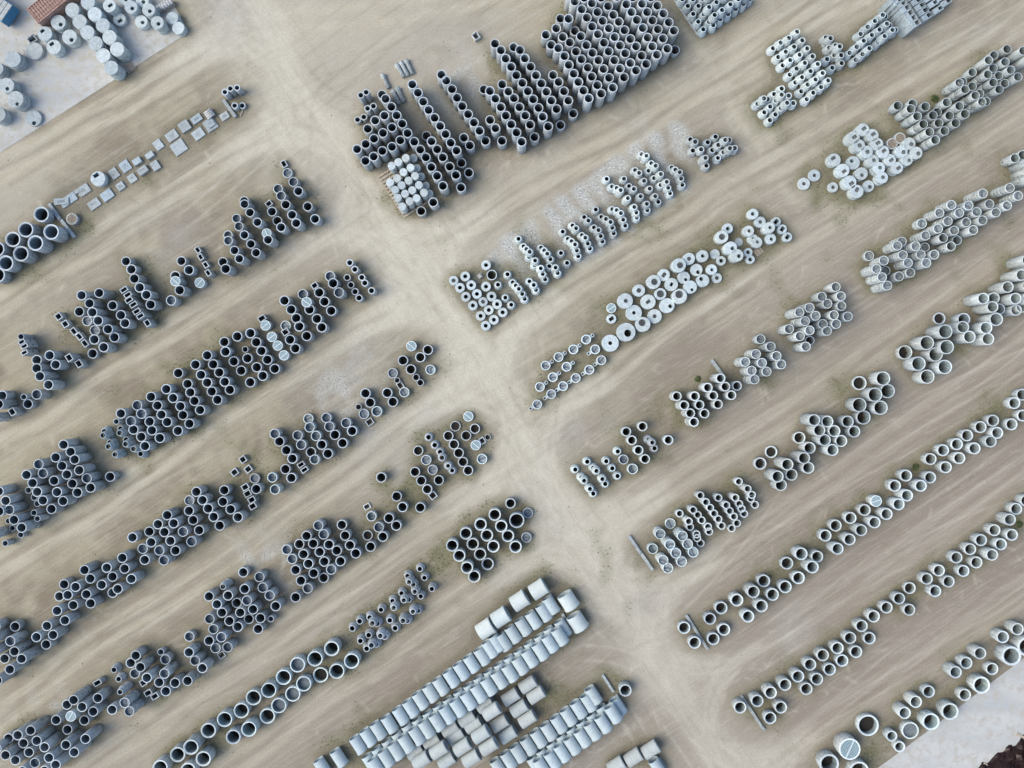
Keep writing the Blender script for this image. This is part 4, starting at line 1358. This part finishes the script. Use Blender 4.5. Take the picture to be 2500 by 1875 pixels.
# ---------------------------------------------------------------- ground: masks on a fine grid
K = 1/.885
def src(pts): return [W2(x*K, y*K, 0) for x, y in pts]
LANES = [([(0, 370), (260, 220), (470, 90), (560, 50)], 2.6), ([(0, 660), (250, 490), (480, 350), (640, 260)], 2.4), ([(0, 935), (240, 780), (520, 630), (700, 515), (800, 470)], 2.4),
 ([(-40, 1250), (240, 1065), (560, 850), (760, 725), (890, 640)], 2.6), ([(-60, 1600), (200, 1390), (450, 1235), (700, 1060), (900, 905), (1010, 840)], 2.6), ([(100, 1720), (450, 1480), (750, 1265), (950, 1115), (1110, 1010)], 2.4),
 ([(400, 1720), (800, 1440), (1000, 1290), (1200, 1160)], 2.4), ([(860, 590), (1100, 435), (1400, 275), (1560, 175), (1850, -20)], 3.0), ([(1010, 760), (1250, 605), (1500, 475), (1660, 365), (1900, 235), (2260, 20)], 2.8),
 ([(1150, 930), (1400, 730), (1600, 600), (1800, 480), (2260, 190)], 2.6), ([(1290, 1150), (1650, 930), (1850, 790), (2260, 510)], 2.6), ([(1400, 1290), (1700, 1100), (1950, 930), (2260, 710)], 2.6),
 ([(1500, 1490), (1800, 1290), (2260, 980)], 2.6), ([(1600, 1700), (1900, 1480), (2260, 1240)], 2.6), ([(560, 60), (900, 20), (1250, -60)], 4.5), ([(1490, 60), (1650, 290), (1720, 420)], 2.2)]
TRACK = [(520, -60), (620, 150), (790, 400), (870, 540), (1000, 700), (1110, 900), (1240, 1150), (1400, 1380), (1560, 1659), (1640, 1800)]
RES = .16
gx = np.arange(-66, 66.01, RES); gy = np.arange(-52, 52.01, RES)
GX, GY = np.meshgrid(gx, gy)
def dist_poly(pts):
    d = np.full(GX.shape, 1e9); sg = np.zeros(GX.shape); inn = np.zeros(GX.shape)
    for (x0, y0), (x1, y1) in zip(pts, pts[1:]):
        dx, dy = x1-x0, y1-y0; L2 = dx*dx+dy*dy
        t = np.clip(((GX-x0)*dx+(GY-y0)*dy)/L2, 0, 1)
        dd = np.hypot(GX-x0-t*dx, GY-y0-t*dy)
        s_ = np.sign((GX-x0)*dy-(GY-y0)*dx)
        m = dd < d; sg = np.where(m, s_, sg); inn = np.where(m, (t > .001) & (t < .999), inn); d = np.minimum(d, dd)
    global INN; INN = inn
    return d, sg
rng = np.random.default_rng(3)
def blur(a, s):
    fy = np.fft.fftfreq(a.shape[0], RES)[:, None]; fx = np.fft.rfftfreq(a.shape[1], RES)[None]
    return np.fft.irfft2(np.fft.rfft2(a)*np.exp(-2*(np.pi*s)**2*(fx**2+fy**2)), a.shape)
def noise(s, seed=0):
    q = blur(np.random.default_rng(seed).standard_normal(GX.shape), s); return q/q.std()
warp = noise(3.0, 11)*.9
lane = np.zeros(GX.shape); rut = np.zeros(GX.shape)
# every aisle bends into the diagonal track both ways
TW = src(TRACK); TP = []
for (x0, y0), (x1, y1) in zip(TW, TW[1:]):
    for k in range(20): TP.append((x0+(x1-x0)*k/20, y0+(y1-y0)*k/20))
TP = np.array(TP); BEND = []
for pts, w in LANES[:14]:
    P = np.array(src(pts)); e_ = P[-1] if np.hypot(*(TP-P[-1]).T).min() < np.hypot(*(TP-P[0]).T).min() else P[0]; o_ = P[-2] if e_ is P[-1] or (e_ == P[-1]).all() else P[1]
    k = int(np.argmin(np.hypot(*(TP-e_).T))); T0 = TP[k]; dl = (o_-T0)/np.hypot(*(o_-T0)); td = TP[min(k+1, len(TP)-1)]-TP[max(k-1, 0)]; td = td/np.hypot(*td)
    for s_ in (-1, 1):
        for rad in (7.5, 10.5):
            A = T0+dl*rad; B = T0+td*s_*rad; q = [(1-u)**2*A+2*u*(1-u)*(T0+dl*.8)+u*u*B for u in np.linspace(0, 1, 9)]
            BEND.append([tuple(z) for z in q])
bend = np.zeros(GX.shape)
for q in BEND:
    d_, sg = dist_poly(q); bend = np.maximum(bend, np.exp(-((d_+warp*.3)/1.5)**2)); dw = d_*sg+warp*.12
    for c in (-.85, .85): rut = np.maximum(rut, INN*np.exp(-((dw-c)/.2)**2)*.0)
for pts, w in LANES:
    d_, sg = dist_poly(src(pts)); dd = d_+warp*.6
    dw = d_*sg+warp*.35; band = np.exp(-((np.abs(dw)-1.05)/.6)**2)
    lane = np.maximum(lane, np.exp(-(dd/w)**2*.9)*(.62+.5*band))
    for c in (-1.95, -.05, 1.85):
        if w not in (4.5, 2.2): rut = np.maximum(rut, INN*np.exp(-((dw-c)/.28)**2))
d_, sg = dist_poly(src(TRACK)); track = np.exp(-((d_+warp*.7)/3.4)**2)
shoulder = np.exp(-((d_+warp*.5)/7.5)**2)
occ = np.zeros(GX.shape)
pad_ = np.zeros(GX.shape)
for fx_, fy_, fr, *fo in foot:
    i0 = int((fx_+66)/RES); j0 = int((fy_+52)/RES); k = int((fr+.1)/RES)+1
    a0, a1 = max(0, i0-k), min(GX.shape[1], i0+k+1); b0, b1 = max(0, j0-k), min(GX.shape[0], j0+k+1)
    if a1 <= a0 or b1 <= b0: continue
    occ[b0:b1, a0:a1] = np.maximum(occ[b0:b1, a0:a1], (np.hypot(GX[b0:b1, a0:a1]-fx_, GY[b0:b1, a0:a1]-fy_) < fr+.15))
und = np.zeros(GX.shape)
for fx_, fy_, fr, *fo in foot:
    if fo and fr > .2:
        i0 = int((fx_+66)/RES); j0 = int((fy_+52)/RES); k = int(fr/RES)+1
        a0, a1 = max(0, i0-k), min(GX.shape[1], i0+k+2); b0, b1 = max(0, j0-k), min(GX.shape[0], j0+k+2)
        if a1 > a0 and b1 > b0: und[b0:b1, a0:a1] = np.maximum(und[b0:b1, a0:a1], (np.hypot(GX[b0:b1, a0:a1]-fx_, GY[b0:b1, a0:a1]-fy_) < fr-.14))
under = und  # mask for the shade painted on the ground inside the rings
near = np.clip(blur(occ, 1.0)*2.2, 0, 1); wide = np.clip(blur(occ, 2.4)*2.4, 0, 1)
veg = np.clip(near*1.2-.25+.28*noise(.7, 5)-.9*occ*0, 0, 1)*np.clip(.5+.5*noise(4.5, 6), 0, 1)
def blob(X, Y, R, a=1.0):
    x, y = W2(X, Y); return a*np.exp(-(((GX-x)**2+(GY-y)**2)/R**2))
GREEN = [(2282, 241, 1.2), (2235, 1140, 1.2), (1870, 905, 2.0), (1780, 935, 1.8), (1650, 985, 2.0), (1590, 560, 2.0), (1700, 1010, 1.5), (1205, 685, 1.6), (1355, 1715, 2.4), (1345, 1725, 2), (2480, 1280, 1.2), (1850, 570, 1.6), (1790, 600, 1.6), (1700, 660, 1.4),
 (2080, 460, 2.2), (2010, 470, 1.6), (2390, 1640, 2.4), (2110, 1850, 2.4), (1085, 1375, 1.6), (1060, 1360, 1.4), (545, 1800, 2), (1000, 1190, 1.6), (950, 1180, 1.4), (1810, 1190, 1.4), (1870, 1410, 1.6), (2210, 1460, 1.4), (2420, 1000, 2.0), (360, 440, 1.0), (215, 545, 1.2), (150, 540, 1.0), (1405, 590, 1.2), (2120, 700, 1), (1240, 1640, 1.8), (1040, 1690, 1.4), (2060, 950, 2), (2330, 850, 1.6), (1640, 1000, 2), (1590, 1385, 1.6), (1715, 1540, 1.4), (1870, 1725, 1.6)]
gr = np.zeros(GX.shape)
for X, Y, R in GREEN: gr = np.maximum(gr, blob(X, Y, R))
veg = np.clip(veg*.85+gr*(.75+.35*noise(.5, 9)), 0, 1)
GRAVEL = [[(1225, 580), (1410, 455), (1500, 385), (1640, 298), (1690, 310), (1705, 440), (1500, 602), (1400, 655), (1330, 690), (1300, 745), (1150, 690)]]
def inpoly(pts):
    m = np.zeros(GX.shape, bool); P = [W2(*q) for q in pts]
    for (x0, y0), (x1, y1) in zip(P, P[1:]+P[:1]):
        c = ((y0 > GY) != (y1 > GY)); xx = (x1-x0)*(GY-y0)/((y1-y0) if y1 != y0 else 1e-9)+x0; m ^= c & (GX < xx)
    return m.astype(float)
UU = GX*math.cos(math.radians(33))+GY*math.sin(math.radians(33))
strip = .5+.5*np.sin((UU+noise(1.2, 51)*.35)*2*math.pi/2.6)
grav = np.clip(blur(inpoly(GRAVEL[0]), .35)*1.0+.22*noise(.6, 21)*blur(inpoly(GRAVEL[0]), .8), 0, 1)*np.clip(.25+.95*strip+.25*noise(.9, 23), 0, 1)
for X, Y, R in ((1135, 195, 3), (1085, 265, 3), (1320, 165, 2.4), (850, 960, 5), (690, 1370, 3), (120, 1730, 2.5), (630, 1370, 3)): grav = np.maximum(grav, blob(X, Y, R, .55)*np.clip(.5+.5*noise(.5, 31), 0, 1))
# paler, greyer dry patches
pale = np.zeros(GX.shape)
for X, Y, R, a in ((1440, 1090, 4, .8), (400, 600, 6, .5), (640, 560, 7, .35), (950, 1000, 6, .6), (1300, 1270, 4, .5), (1560, 330, 3, .5), (1270, 1450, 4, .5), (1450, 1820, 3, .6), (1900, 1560, 5, .5), (1100, 150, 7, .35), (900, 950, 5, .5), (1580, 1500, 5, .5), (560, 30, 5, .6), (230, 500, 4, .3), (2400, 120, 4, .3)):
    pale = np.maximum(pale, blob(X, Y, R, a)*np.clip(.7+.4*noise(1.2, 41), 0, 1))
# tyre marks and scuffs: strokes that follow the rows, or the track, and turn at the junctions
lightm = np.zeros(GX.shape); darkm = np.zeros(GX.shape)
def fld(a_, x, y):
    j = int((x+66)/RES); i = int((y+52)/RES)
    return a_[i, j] if 0 <= i < a_.shape[0] and 0 <= j < a_.shape[1] else 0.0
shl = np.clip(shoulder, 0, 1)
def stroke(dst, x, y, th, L, curv, amp, pair=0.0):
    n = int(L/.12); k = np.arange(n)*.12
    ths = th+curv*k; xs_ = x+np.cumsum(np.cos(ths))*.12; ys_ = y+np.cumsum(np.sin(ths))*.12
    w_ = amp*np.minimum(1, np.minimum(np.arange(n), n-1-np.arange(n))/max(1, n*.25))
    for off in ((0,) if not pair else (-pair, pair)):
        xx = (xs_-np.sin(ths)*off+66)/RES; yy = (ys_+np.cos(ths)*off+52)/RES
        i0 = np.floor(xx).astype(int); j0 = np.floor(yy).astype(int); ok = (i0 > 0) & (j0 > 0) & (i0 < GX.shape[1]-2) & (j0 < GX.shape[0]-2)
        i0, j0, fx, fy, ww = i0[ok], j0[ok], (xx-np.floor(xx))[ok], (yy-np.floor(yy))[ok], w_[ok]
        for a_, b_, c_ in ((0, 0, (1-fx)*(1-fy)), (1, 0, fx*(1-fy)), (0, 1, (1-fx)*fy), (1, 1, fx*fy)): np.add.at(dst, (j0+b_, i0+a_), ww*c_)
rs = np.random.default_rng(12); A33 = math.radians(33); A57 = math.radians(-57)
for q in BEND:
    for off in (-.9, .75, 1.6):
        if rs.random() < .35: continue
        P = np.array(q); dx = np.gradient(P[:, 0]); dy = np.gradient(P[:, 1]); L_ = np.hypot(dx, dy); P = P+np.stack([-dy/L_, dx/L_], -1)*(off+rs.normal(0, .3))
        for (x0, y0), (x1, y1) in zip(P, P[1:]):
            stroke(lightm if rs.random() < .5 else darkm, x0, y0, math.atan2(y1-y0, x1-x0), math.hypot(x1-x0, y1-y0)*1.25, 0, rs.uniform(.3, .7))
for k in range(1500):
    x, y = rs.uniform(-62, 62), rs.uniform(-48, 48); s_ = fld(shl, x, y); ln_ = fld(lane, x, y)
    if rs.random() > .25+.8*max(s_, ln_): continue
    if s_ > .35 and rs.random() < .75:
        turn = rs.random() < .55
        stroke(lightm if rs.random() < .55 else darkm, x, y, A57+rs.normal(0, .12)+(math.pi if rs.random() < .5 else 0), rs.uniform(4, 16), rs.choice([-1, 1])*rs.uniform(.06, .16) if turn else rs.normal(0, .008), rs.uniform(.3, .9), .85 if rs.random() < .4 else 0)
    else: stroke(lightm if rs.random() < .5 else darkm, x, y, A33+rs.normal(0, .05), rs.uniform(5, 26), rs.normal(0, .006), rs.uniform(.25, .8), .85 if rs.random() < .35 else 0)
for k in range(6500):
    x, y = rs.uniform(-64, 64), rs.uniform(-50, 50); w_ = fld(wide, x, y); ln_ = fld(lane, x, y)
    if rs.random() > .12+1.2*w_*(1-ln_)+.35*fld(shl, x, y): continue
    stroke(lightm if rs.random() < .62 else darkm, x, y, (A33 if rs.random() < .55 else A57)+rs.normal(0, .45), rs.uniform(.5, 2.6), rs.normal(0, .25), rs.uniform(.15, .75)*(1-.8*ln_)*(1+.9*w_))
for X, Y in ((1856, 231), (1875, 217), (1837, 244), (1895, 203), (1690, 940), (1672, 960), (1610, 980), (1635, 1035), (1650, 1045), (1700, 925), (1073, 1350), (1090, 1370), (1060, 1375), (1185, 390), (1240, 375), (1310, 587), (1575, 1315), (1240, 1340)):
    x, y = W2(X, Y, 0); stroke(darkm, x+.55, y, math.pi/2, 3.6, 1/.56, 1.4); stroke(darkm, x-.55, y, -math.pi/2, 3.6, 1/.56, 1.4)
lightm = np.clip(blur(lightm, .10)*1.1, 0, 1); darkm = np.clip(blur(darkm, .12)*1.1, 0, 1)
# mesh (fine inside, a few wide strips to the horizon outside)
ex = np.array([-600, -250, -120, -85]); xs = np.concatenate([ex, gx, -ex[::-1]]); ys = np.concatenate([ex, gy, -ex[::-1]])
nx, ny = len(xs), len(ys); XX, YY = np.meshgrid(xs, ys)
V = np.stack([XX, YY, np.zeros_like(XX)], -1).reshape(-1, 3)
I = (np.arange(ny-1)[:, None]*nx+np.arange(nx-1)[None]).reshape(-1)
F = np.stack([I, I+1, I+nx+1, I+nx], -1).astype(np.int32)
me = bpy.data.meshes.new('ground'); me.vertices.add(len(V)); me.vertices.foreach_set('co', V.astype(np.float32).ravel())
me.loops.add(F.size); me.loops.foreach_set('vertex_index', F.ravel()); me.polygons.add(len(F))
me.polygons.foreach_set('loop_start', np.arange(0, F.size, 4, dtype=np.int32)); me.polygons.foreach_set('loop_total', np.full(len(F), 4, np.int32)); me.update(calc_edges=True)
def pad(a, v=0.0): return np.pad(a, 4, constant_values=v)
def attr(name, a, b_, c_, d_):
    at = me.color_attributes.new(name, 'FLOAT_COLOR', 'POINT'); at.data.foreach_set('color', np.stack([pad(a), pad(b_), pad(c_), pad(d_)], -1).astype(np.float32).ravel())
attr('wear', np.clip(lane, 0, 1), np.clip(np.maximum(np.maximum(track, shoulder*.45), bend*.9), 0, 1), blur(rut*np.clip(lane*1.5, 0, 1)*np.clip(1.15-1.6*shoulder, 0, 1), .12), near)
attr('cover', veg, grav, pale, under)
attr('marks', lightm, darkm, np.clip(.5+.22*noise(1.6, 77)+.12*noise(.45, 78), 0, 1), np.clip(.5+.25*noise(6, 79), 0, 1))
def ground_mat():
    m = bpy.data.materials.new('yard_dirt'); m.use_nodes = True; n = m.node_tree.nodes; l = m.node_tree.links; b = n['Principled BSDF']
    b.inputs['Roughness'].default_value = .95; b.inputs['Specular IOR Level'].default_value = .1
    tc = n.new('ShaderNodeTexCoord')
    def at(nm):
        a = n.new('ShaderNodeAttribute'); a.attribute_name = nm; s_ = n.new('ShaderNodeSeparateColor'); l.new(a.outputs['Color'], s_.inputs[0]); return s_.outputs[0], s_.outputs[1], s_.outputs[2], a.outputs['Alpha']
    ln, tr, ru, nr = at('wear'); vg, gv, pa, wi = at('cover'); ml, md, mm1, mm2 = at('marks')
    def nz(scale, det=8, ro=.6, rot=None, sc=None, dist=0):
        q = n.new('ShaderNodeTexNoise'); q.inputs['Scale'].default_value = scale; q.inputs['Detail'].default_value = det; q.inputs['Roughness'].default_value = ro; q.inputs['Distortion'].default_value = dist
        if rot is not None:
            m1 = n.new('ShaderNodeMapping'); m1.inputs['Rotation'].default_value = (0, 0, math.radians(-rot)); l.new(tc.outputs['Object'], m1.inputs[0])
            m2 = n.new('ShaderNodeMapping'); m2.inputs['Scale'].default_value = sc; l.new(m1.outputs[0], m2.inputs[0]); l.new(m2.outputs[0], q.inputs['Vector'])
        else: l.new(tc.outputs['Object'], q.inputs['Vector'])
        return q.outputs[0]
    def mth(op, a, c):
        q = n.new('ShaderNodeMath'); q.operation = op
        for i, v in enumerate((a, c)):
            if isinstance(v, (int, float)): q.inputs[i].default_value = v
            else: l.new(v, q.inputs[i])
        return q.outputs[0]
    def rng_(a, lo, hi, o0=0, o1=1):
        q = n.new('ShaderNodeMapRange'); q.inputs[1].default_value = lo; q.inputs[2].default_value = hi; q.inputs[3].default_value = o0; q.inputs[4].default_value = o1; l.new(a, q.inputs[0]); return q.outputs[0]
    def mix(f, a, c):
        q = n.new('ShaderNodeMix'); q.data_type = 'RGBA'; l.new(f, q.inputs[0])
        for i, v in ((6, a), (7, c)):
            if isinstance(v, tuple): q.inputs[i].default_value = (*v, 1)
            else: l.new(v, q.inputs[i])
        return q.outputs[2]
    def mixf(f, a, c):
        q = n.new('ShaderNodeMix'); q.data_type = 'FLOAT'; l.new(f, q.inputs[0]); l.new(a, q.inputs[2]); l.new(c, q.inputs[3]); return q.outputs[0]
    big = nz(.09, 5, .55); med = nz(.55, 9, .62); fine = nz(5.0, 6, .7)
    s1 = nz(1.0, 8, .62, 33, (.10, 1.3, 1), .3); s2 = nz(1.0, 8, .62, -57, (.09, 1.0, 1), .5); s3 = nz(1.0, 6, .6, 33, (.25, 4.5, 1), .4)
    streak = mixf(tr, s1, s2)
    base = mix(rng_(big, .35, .65), (.385, .345, .25), (.305, .27, .19))
    base = mix(rng_(mm1, .25, .7), base, (.235, .20, .145))
    base = mix(rng_(mm2, .45, .85, 0, .6), base, (.45, .415, .35))
    # eastern part is redder and darker earth
    sp = n.new('ShaderNodeSeparateXYZ'); l.new(tc.outputs['Object'], sp.inputs[0])
    east = mth('ADD', mth('MULTIPLY', sp.outputs[0], .016), mth('MULTIPLY', sp.outputs[1], -.020))
    base = mix(rng_(east, -.35, .9, 0, 1), base, (.262, .225, .182))
    lanec = mix(rng_(med, .3, .7), (.53, .49, .38), (.45, .41, .305))
    lanec = mix(rng_(east, -.3, 1.0, 0, .95), lanec, (.345, .303, .248))
    trackc = mix(rng_(med, .3, .7), (.60, .565, .465), (.53, .495, .395))
    trackc = mix(rng_(east, .0, 1.2, 0, .5), trackc, (.40, .355, .30))
    lf = mth('MULTIPLY', ln, rng_(streak, .25, .55))
    c = mix(lf, base, lanec)
    c = mix(mth('MULTIPLY', tr, rng_(streak, .2, .5, .55, 1)), c, trackc)
    c = mix(rng_(mth('MULTIPLY', streak, 1.0), .50, .70, 0, .32), c, (.27, .225, .175))
    c = mix(mth('MULTIPLY', ru, rng_(s3, .3, .55, .1, .75)), c, (.255, .215, .165))
    c = mix(mth('MULTIPLY', rng_(s3, .50, .70), .38), c, (.50, .46, .39))
    # scuffed turning marks
    wv = n.new('ShaderNodeTexWave'); wv.wave_type = 'RINGS'; wv.inputs['Scale'].default_value = .18; wv.inputs['Distortion'].default_value = 9; wv.inputs['Detail'].default_value = 5; wv.inputs['Detail Scale'].default_value = .5; l.new(tc.outputs['Object'], wv.inputs['Vector'])
    c = mix(mth('MULTIPLY', rng_(wv.outputs[1], .75, 1.0), rng_(med, .4, .7, .0, .2)), c, (.46, .42, .36))
    c = mix(pa, c, mix(rng_(med, .35, .65), (.46, .44, .40), (.36, .335, .29)))
    c = mix(mth('MULTIPLY', ml, .45), c, (.58, .54, .45))
    tk = mth('SUBTRACT', 1.0, mth('MULTIPLY', tr, .6))
    c = mix(mth('MULTIPLY', mth('MULTIPLY', md, tk), .42), c, (.22, .185, .135))
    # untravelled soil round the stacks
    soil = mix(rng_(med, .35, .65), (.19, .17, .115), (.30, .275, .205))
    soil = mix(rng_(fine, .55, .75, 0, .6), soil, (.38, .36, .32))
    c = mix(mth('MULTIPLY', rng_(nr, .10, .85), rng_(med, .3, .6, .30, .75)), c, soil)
    gcol = mix(rng_(fine, .35, .65), (.40, .41, .385), (.66, .67, .63))
    c = mix(mth('MULTIPLY', gv, .85), c, gcol)
    vcol = mix(rng_(fine, .35, .65), (.095, .10, .045), (.22, .21, .12))
    c = mix(mth('MULTIPLY', vg, rng_(fine, .35, .55, .3, .8)), c, vcol)
    c = mix(mth('MULTIPLY', rng_(nr, .6, 1.0), .45), c, mix(rng_(fine, .35, .65), (.115, .10, .075), (.19, .17, .135)))  # shade of the tight gaps between stacks, painted over the soil colour
    c = mix(wi, c, (.035, .032, .028))  # near-black inside the rings: their inner shade painted into the ground
    # pebbles and grain
    vo = n.new('ShaderNodeTexVoronoi'); vo.inputs['Scale'].default_value = 3.3; l.new(tc.outputs['Object'], vo.inputs['Vector'])
    peb = rng_(vo.outputs['Distance'], .09, .05)
    vo2 = n.new('ShaderNodeTexVoronoi'); vo2.inputs['Scale'].default_value = 3.3; l.new(tc.outputs['Object'], vo2.inputs['Vector'])
    sc_ = n.new('ShaderNodeSeparateColor'); l.new(vo2.outputs['Color'], sc_.inputs[0])
    c = mix(mth('MULTIPLY', peb, rng_(sc_.outputs[0], .80, .90, 0, .7)), c, (.60, .58, .53))
    v = n.new('ShaderNodeHueSaturation'); v.inputs['Saturation'].default_value = 1.02; l.new(c, v.inputs['Color']); l.new(mth('MULTIPLY', rng_(fine, .28, .72, .84, 1.15), rng_(nz(17.0, 3, .6), .3, .7, .90, 1.10)), v.inputs['Value']); l.new(v.outputs[0], b.inputs['Base Color'])
    bp = n.new('ShaderNodeBump'); bp.inputs['Strength'].default_value = .5; bp.inputs['Distance'].default_value = .12
    hsum = mth('ADD', mth('MULTIPLY', med, .5), mth('ADD', mth('MULTIPLY', s3, .35), mth('MULTIPLY', fine, .25)))
    l.new(hsum, bp.inputs['Height']); l.new(bp.outputs[0], b.inputs['Normal'])
    return m
me.materials.append(ground_mat())
g = bpy.data.objects.new('ground', me); C.objects.link(g); g['kind'] = 'structure'

# ---------------------------------------------------------------- weeds, stones
def samp(mask, n, seed):
    r_ = np.random.default_rng(seed); p = mask.ravel()**1.2; p = p/p.sum(); k = r_.choice(p.size, n, p=p)
    return GX.ravel()[k]+r_.uniform(-RES, RES, n), GY.ravel()[k]+r_.uniform(-RES, RES, n)
free = 1-np.clip(blur(occ, .12)*1.3, 0, 1)
X_, Y_ = samp(np.clip(veg-.08, 0, 1)*free+1e-9, 15000, 1)
b = MB(); rr = random.Random(4)
for x, y in zip(X_, Y_):
    s_ = rr.uniform(.04, .13)
    for k in range(5):
        a = rr.random()*6.28; c, s2 = math.cos(a), math.sin(a); L = s_*rr.uniform(.6, 1.2); w_ = s_*.22
        b.quad((x-s2*w_, y+c*w_, .005), (x+s2*w_, y-c*w_, .005), (x+c*L, y+s2*L, s_*rr.uniform(.3, 1.0)))
o = bpy.data.objects.new('weeds', b.mesh('weeds', M_GRASS)); C.objects.link(o); o['kind'] = 'stuff'; o['label'] = 'dry olive weeds growing between the stacks'
X_, Y_ = samp(np.clip(grav-.2, 0, 1)*free+1e-9, 5000, 2); b = MB()
for x, y in zip(X_, Y_):
    s_ = rr.uniform(.03, .075); a = rr.random()*6.28
    P = [(x+s_*math.cos(a+k*2.09)*rr.uniform(.7, 1.3), y+s_*math.sin(a+k*2.09)*rr.uniform(.7, 1.3), 0) for k in range(3)]; T_ = (x+rr.uniform(-.3, .3)*s_, y+rr.uniform(-.3, .3)*s_, s_*.9)
    for k in range(3): b.quad(P[k], P[(k+1) % 3], T_)
o = bpy.data.objects.new('gravel', b.mesh('gravel', M_STONE)); C.objects.link(o); o['kind'] = 'stuff'; o['label'] = 'pale crushed stone spread under the cone rows'
X_, Y_ = samp(np.clip(wide*.8+.12+.25*shl, 0, 1)*free+1e-9, 5200, 8); b = MB()
for x, y in zip(X_, Y_):
    s_ = rr.uniform(.02, .05) if rr.random() < .93 else rr.uniform(.07, .13); a = rr.random()*6.28
    P = [(x+s_*math.cos(a+k*1.57)*rr.uniform(.6, 1.3), y+s_*math.sin(a+k*1.57)*rr.uniform(.6, 1.3), 0) for k in range(4)]; T_ = (x+rr.uniform(-.3, .3)*s_, y+rr.uniform(-.3, .3)*s_, s_*.8)
    for k in range(4): b.quad(P[k], P[(k+1) % 4], T_)
o = bpy.data.objects.new('loose_stones', b.mesh('loose_stones', M_LOOSE)); C.objects.link(o); o['kind'] = 'stuff'; o['label'] = 'loose stones and crumbs of concrete on the dirt'
def bush(X, Y, R, lab):
    x, y = W2(X, Y, 0); b = MB(); r_ = random.Random(int(X))
    for k in range(260):
        a = r_.random()*6.28; q = R*math.sqrt(r_.random())*r_.uniform(.6, 1.1); z = .05+.5*R*(1-(q/R)**2)*r_.uniform(.3, 1); px_, py_ = q*math.cos(a), q*math.sin(a); s_ = r_.uniform(.06, .13)
        n1 = Vector((r_.uniform(-1, 1), r_.uniform(-1, 1), r_.uniform(-.3, .3)))*s_; n2 = Vector((r_.uniform(-1, 1), r_.uniform(-1, 1), r_.uniform(-.3, .3)))*s_; c_ = Vector((px_, py_, z))
        b.quad(c_-n1, c_-n2, c_+n1, c_+n2)
    o = link('green_bush', b.mesh('green_bush', M_MOSS), (x, y, 0)); tag(o, lab, 'bush')
bush(2282, 241, .45, 'small dark green bush behind the perforated pipes at the upper right')
bush(2235, 1140, .4, 'small green bush beside the fourth right row ring pairs')
bush(1703, 925, .35, 'round mossy green clump left of the leaning beam')
bush(2488, 1280, .42, 'green weed clump at the right edge by the ring row')
print('things', sum(1 for o in C.objects if o.parent is None and 'label' in o))
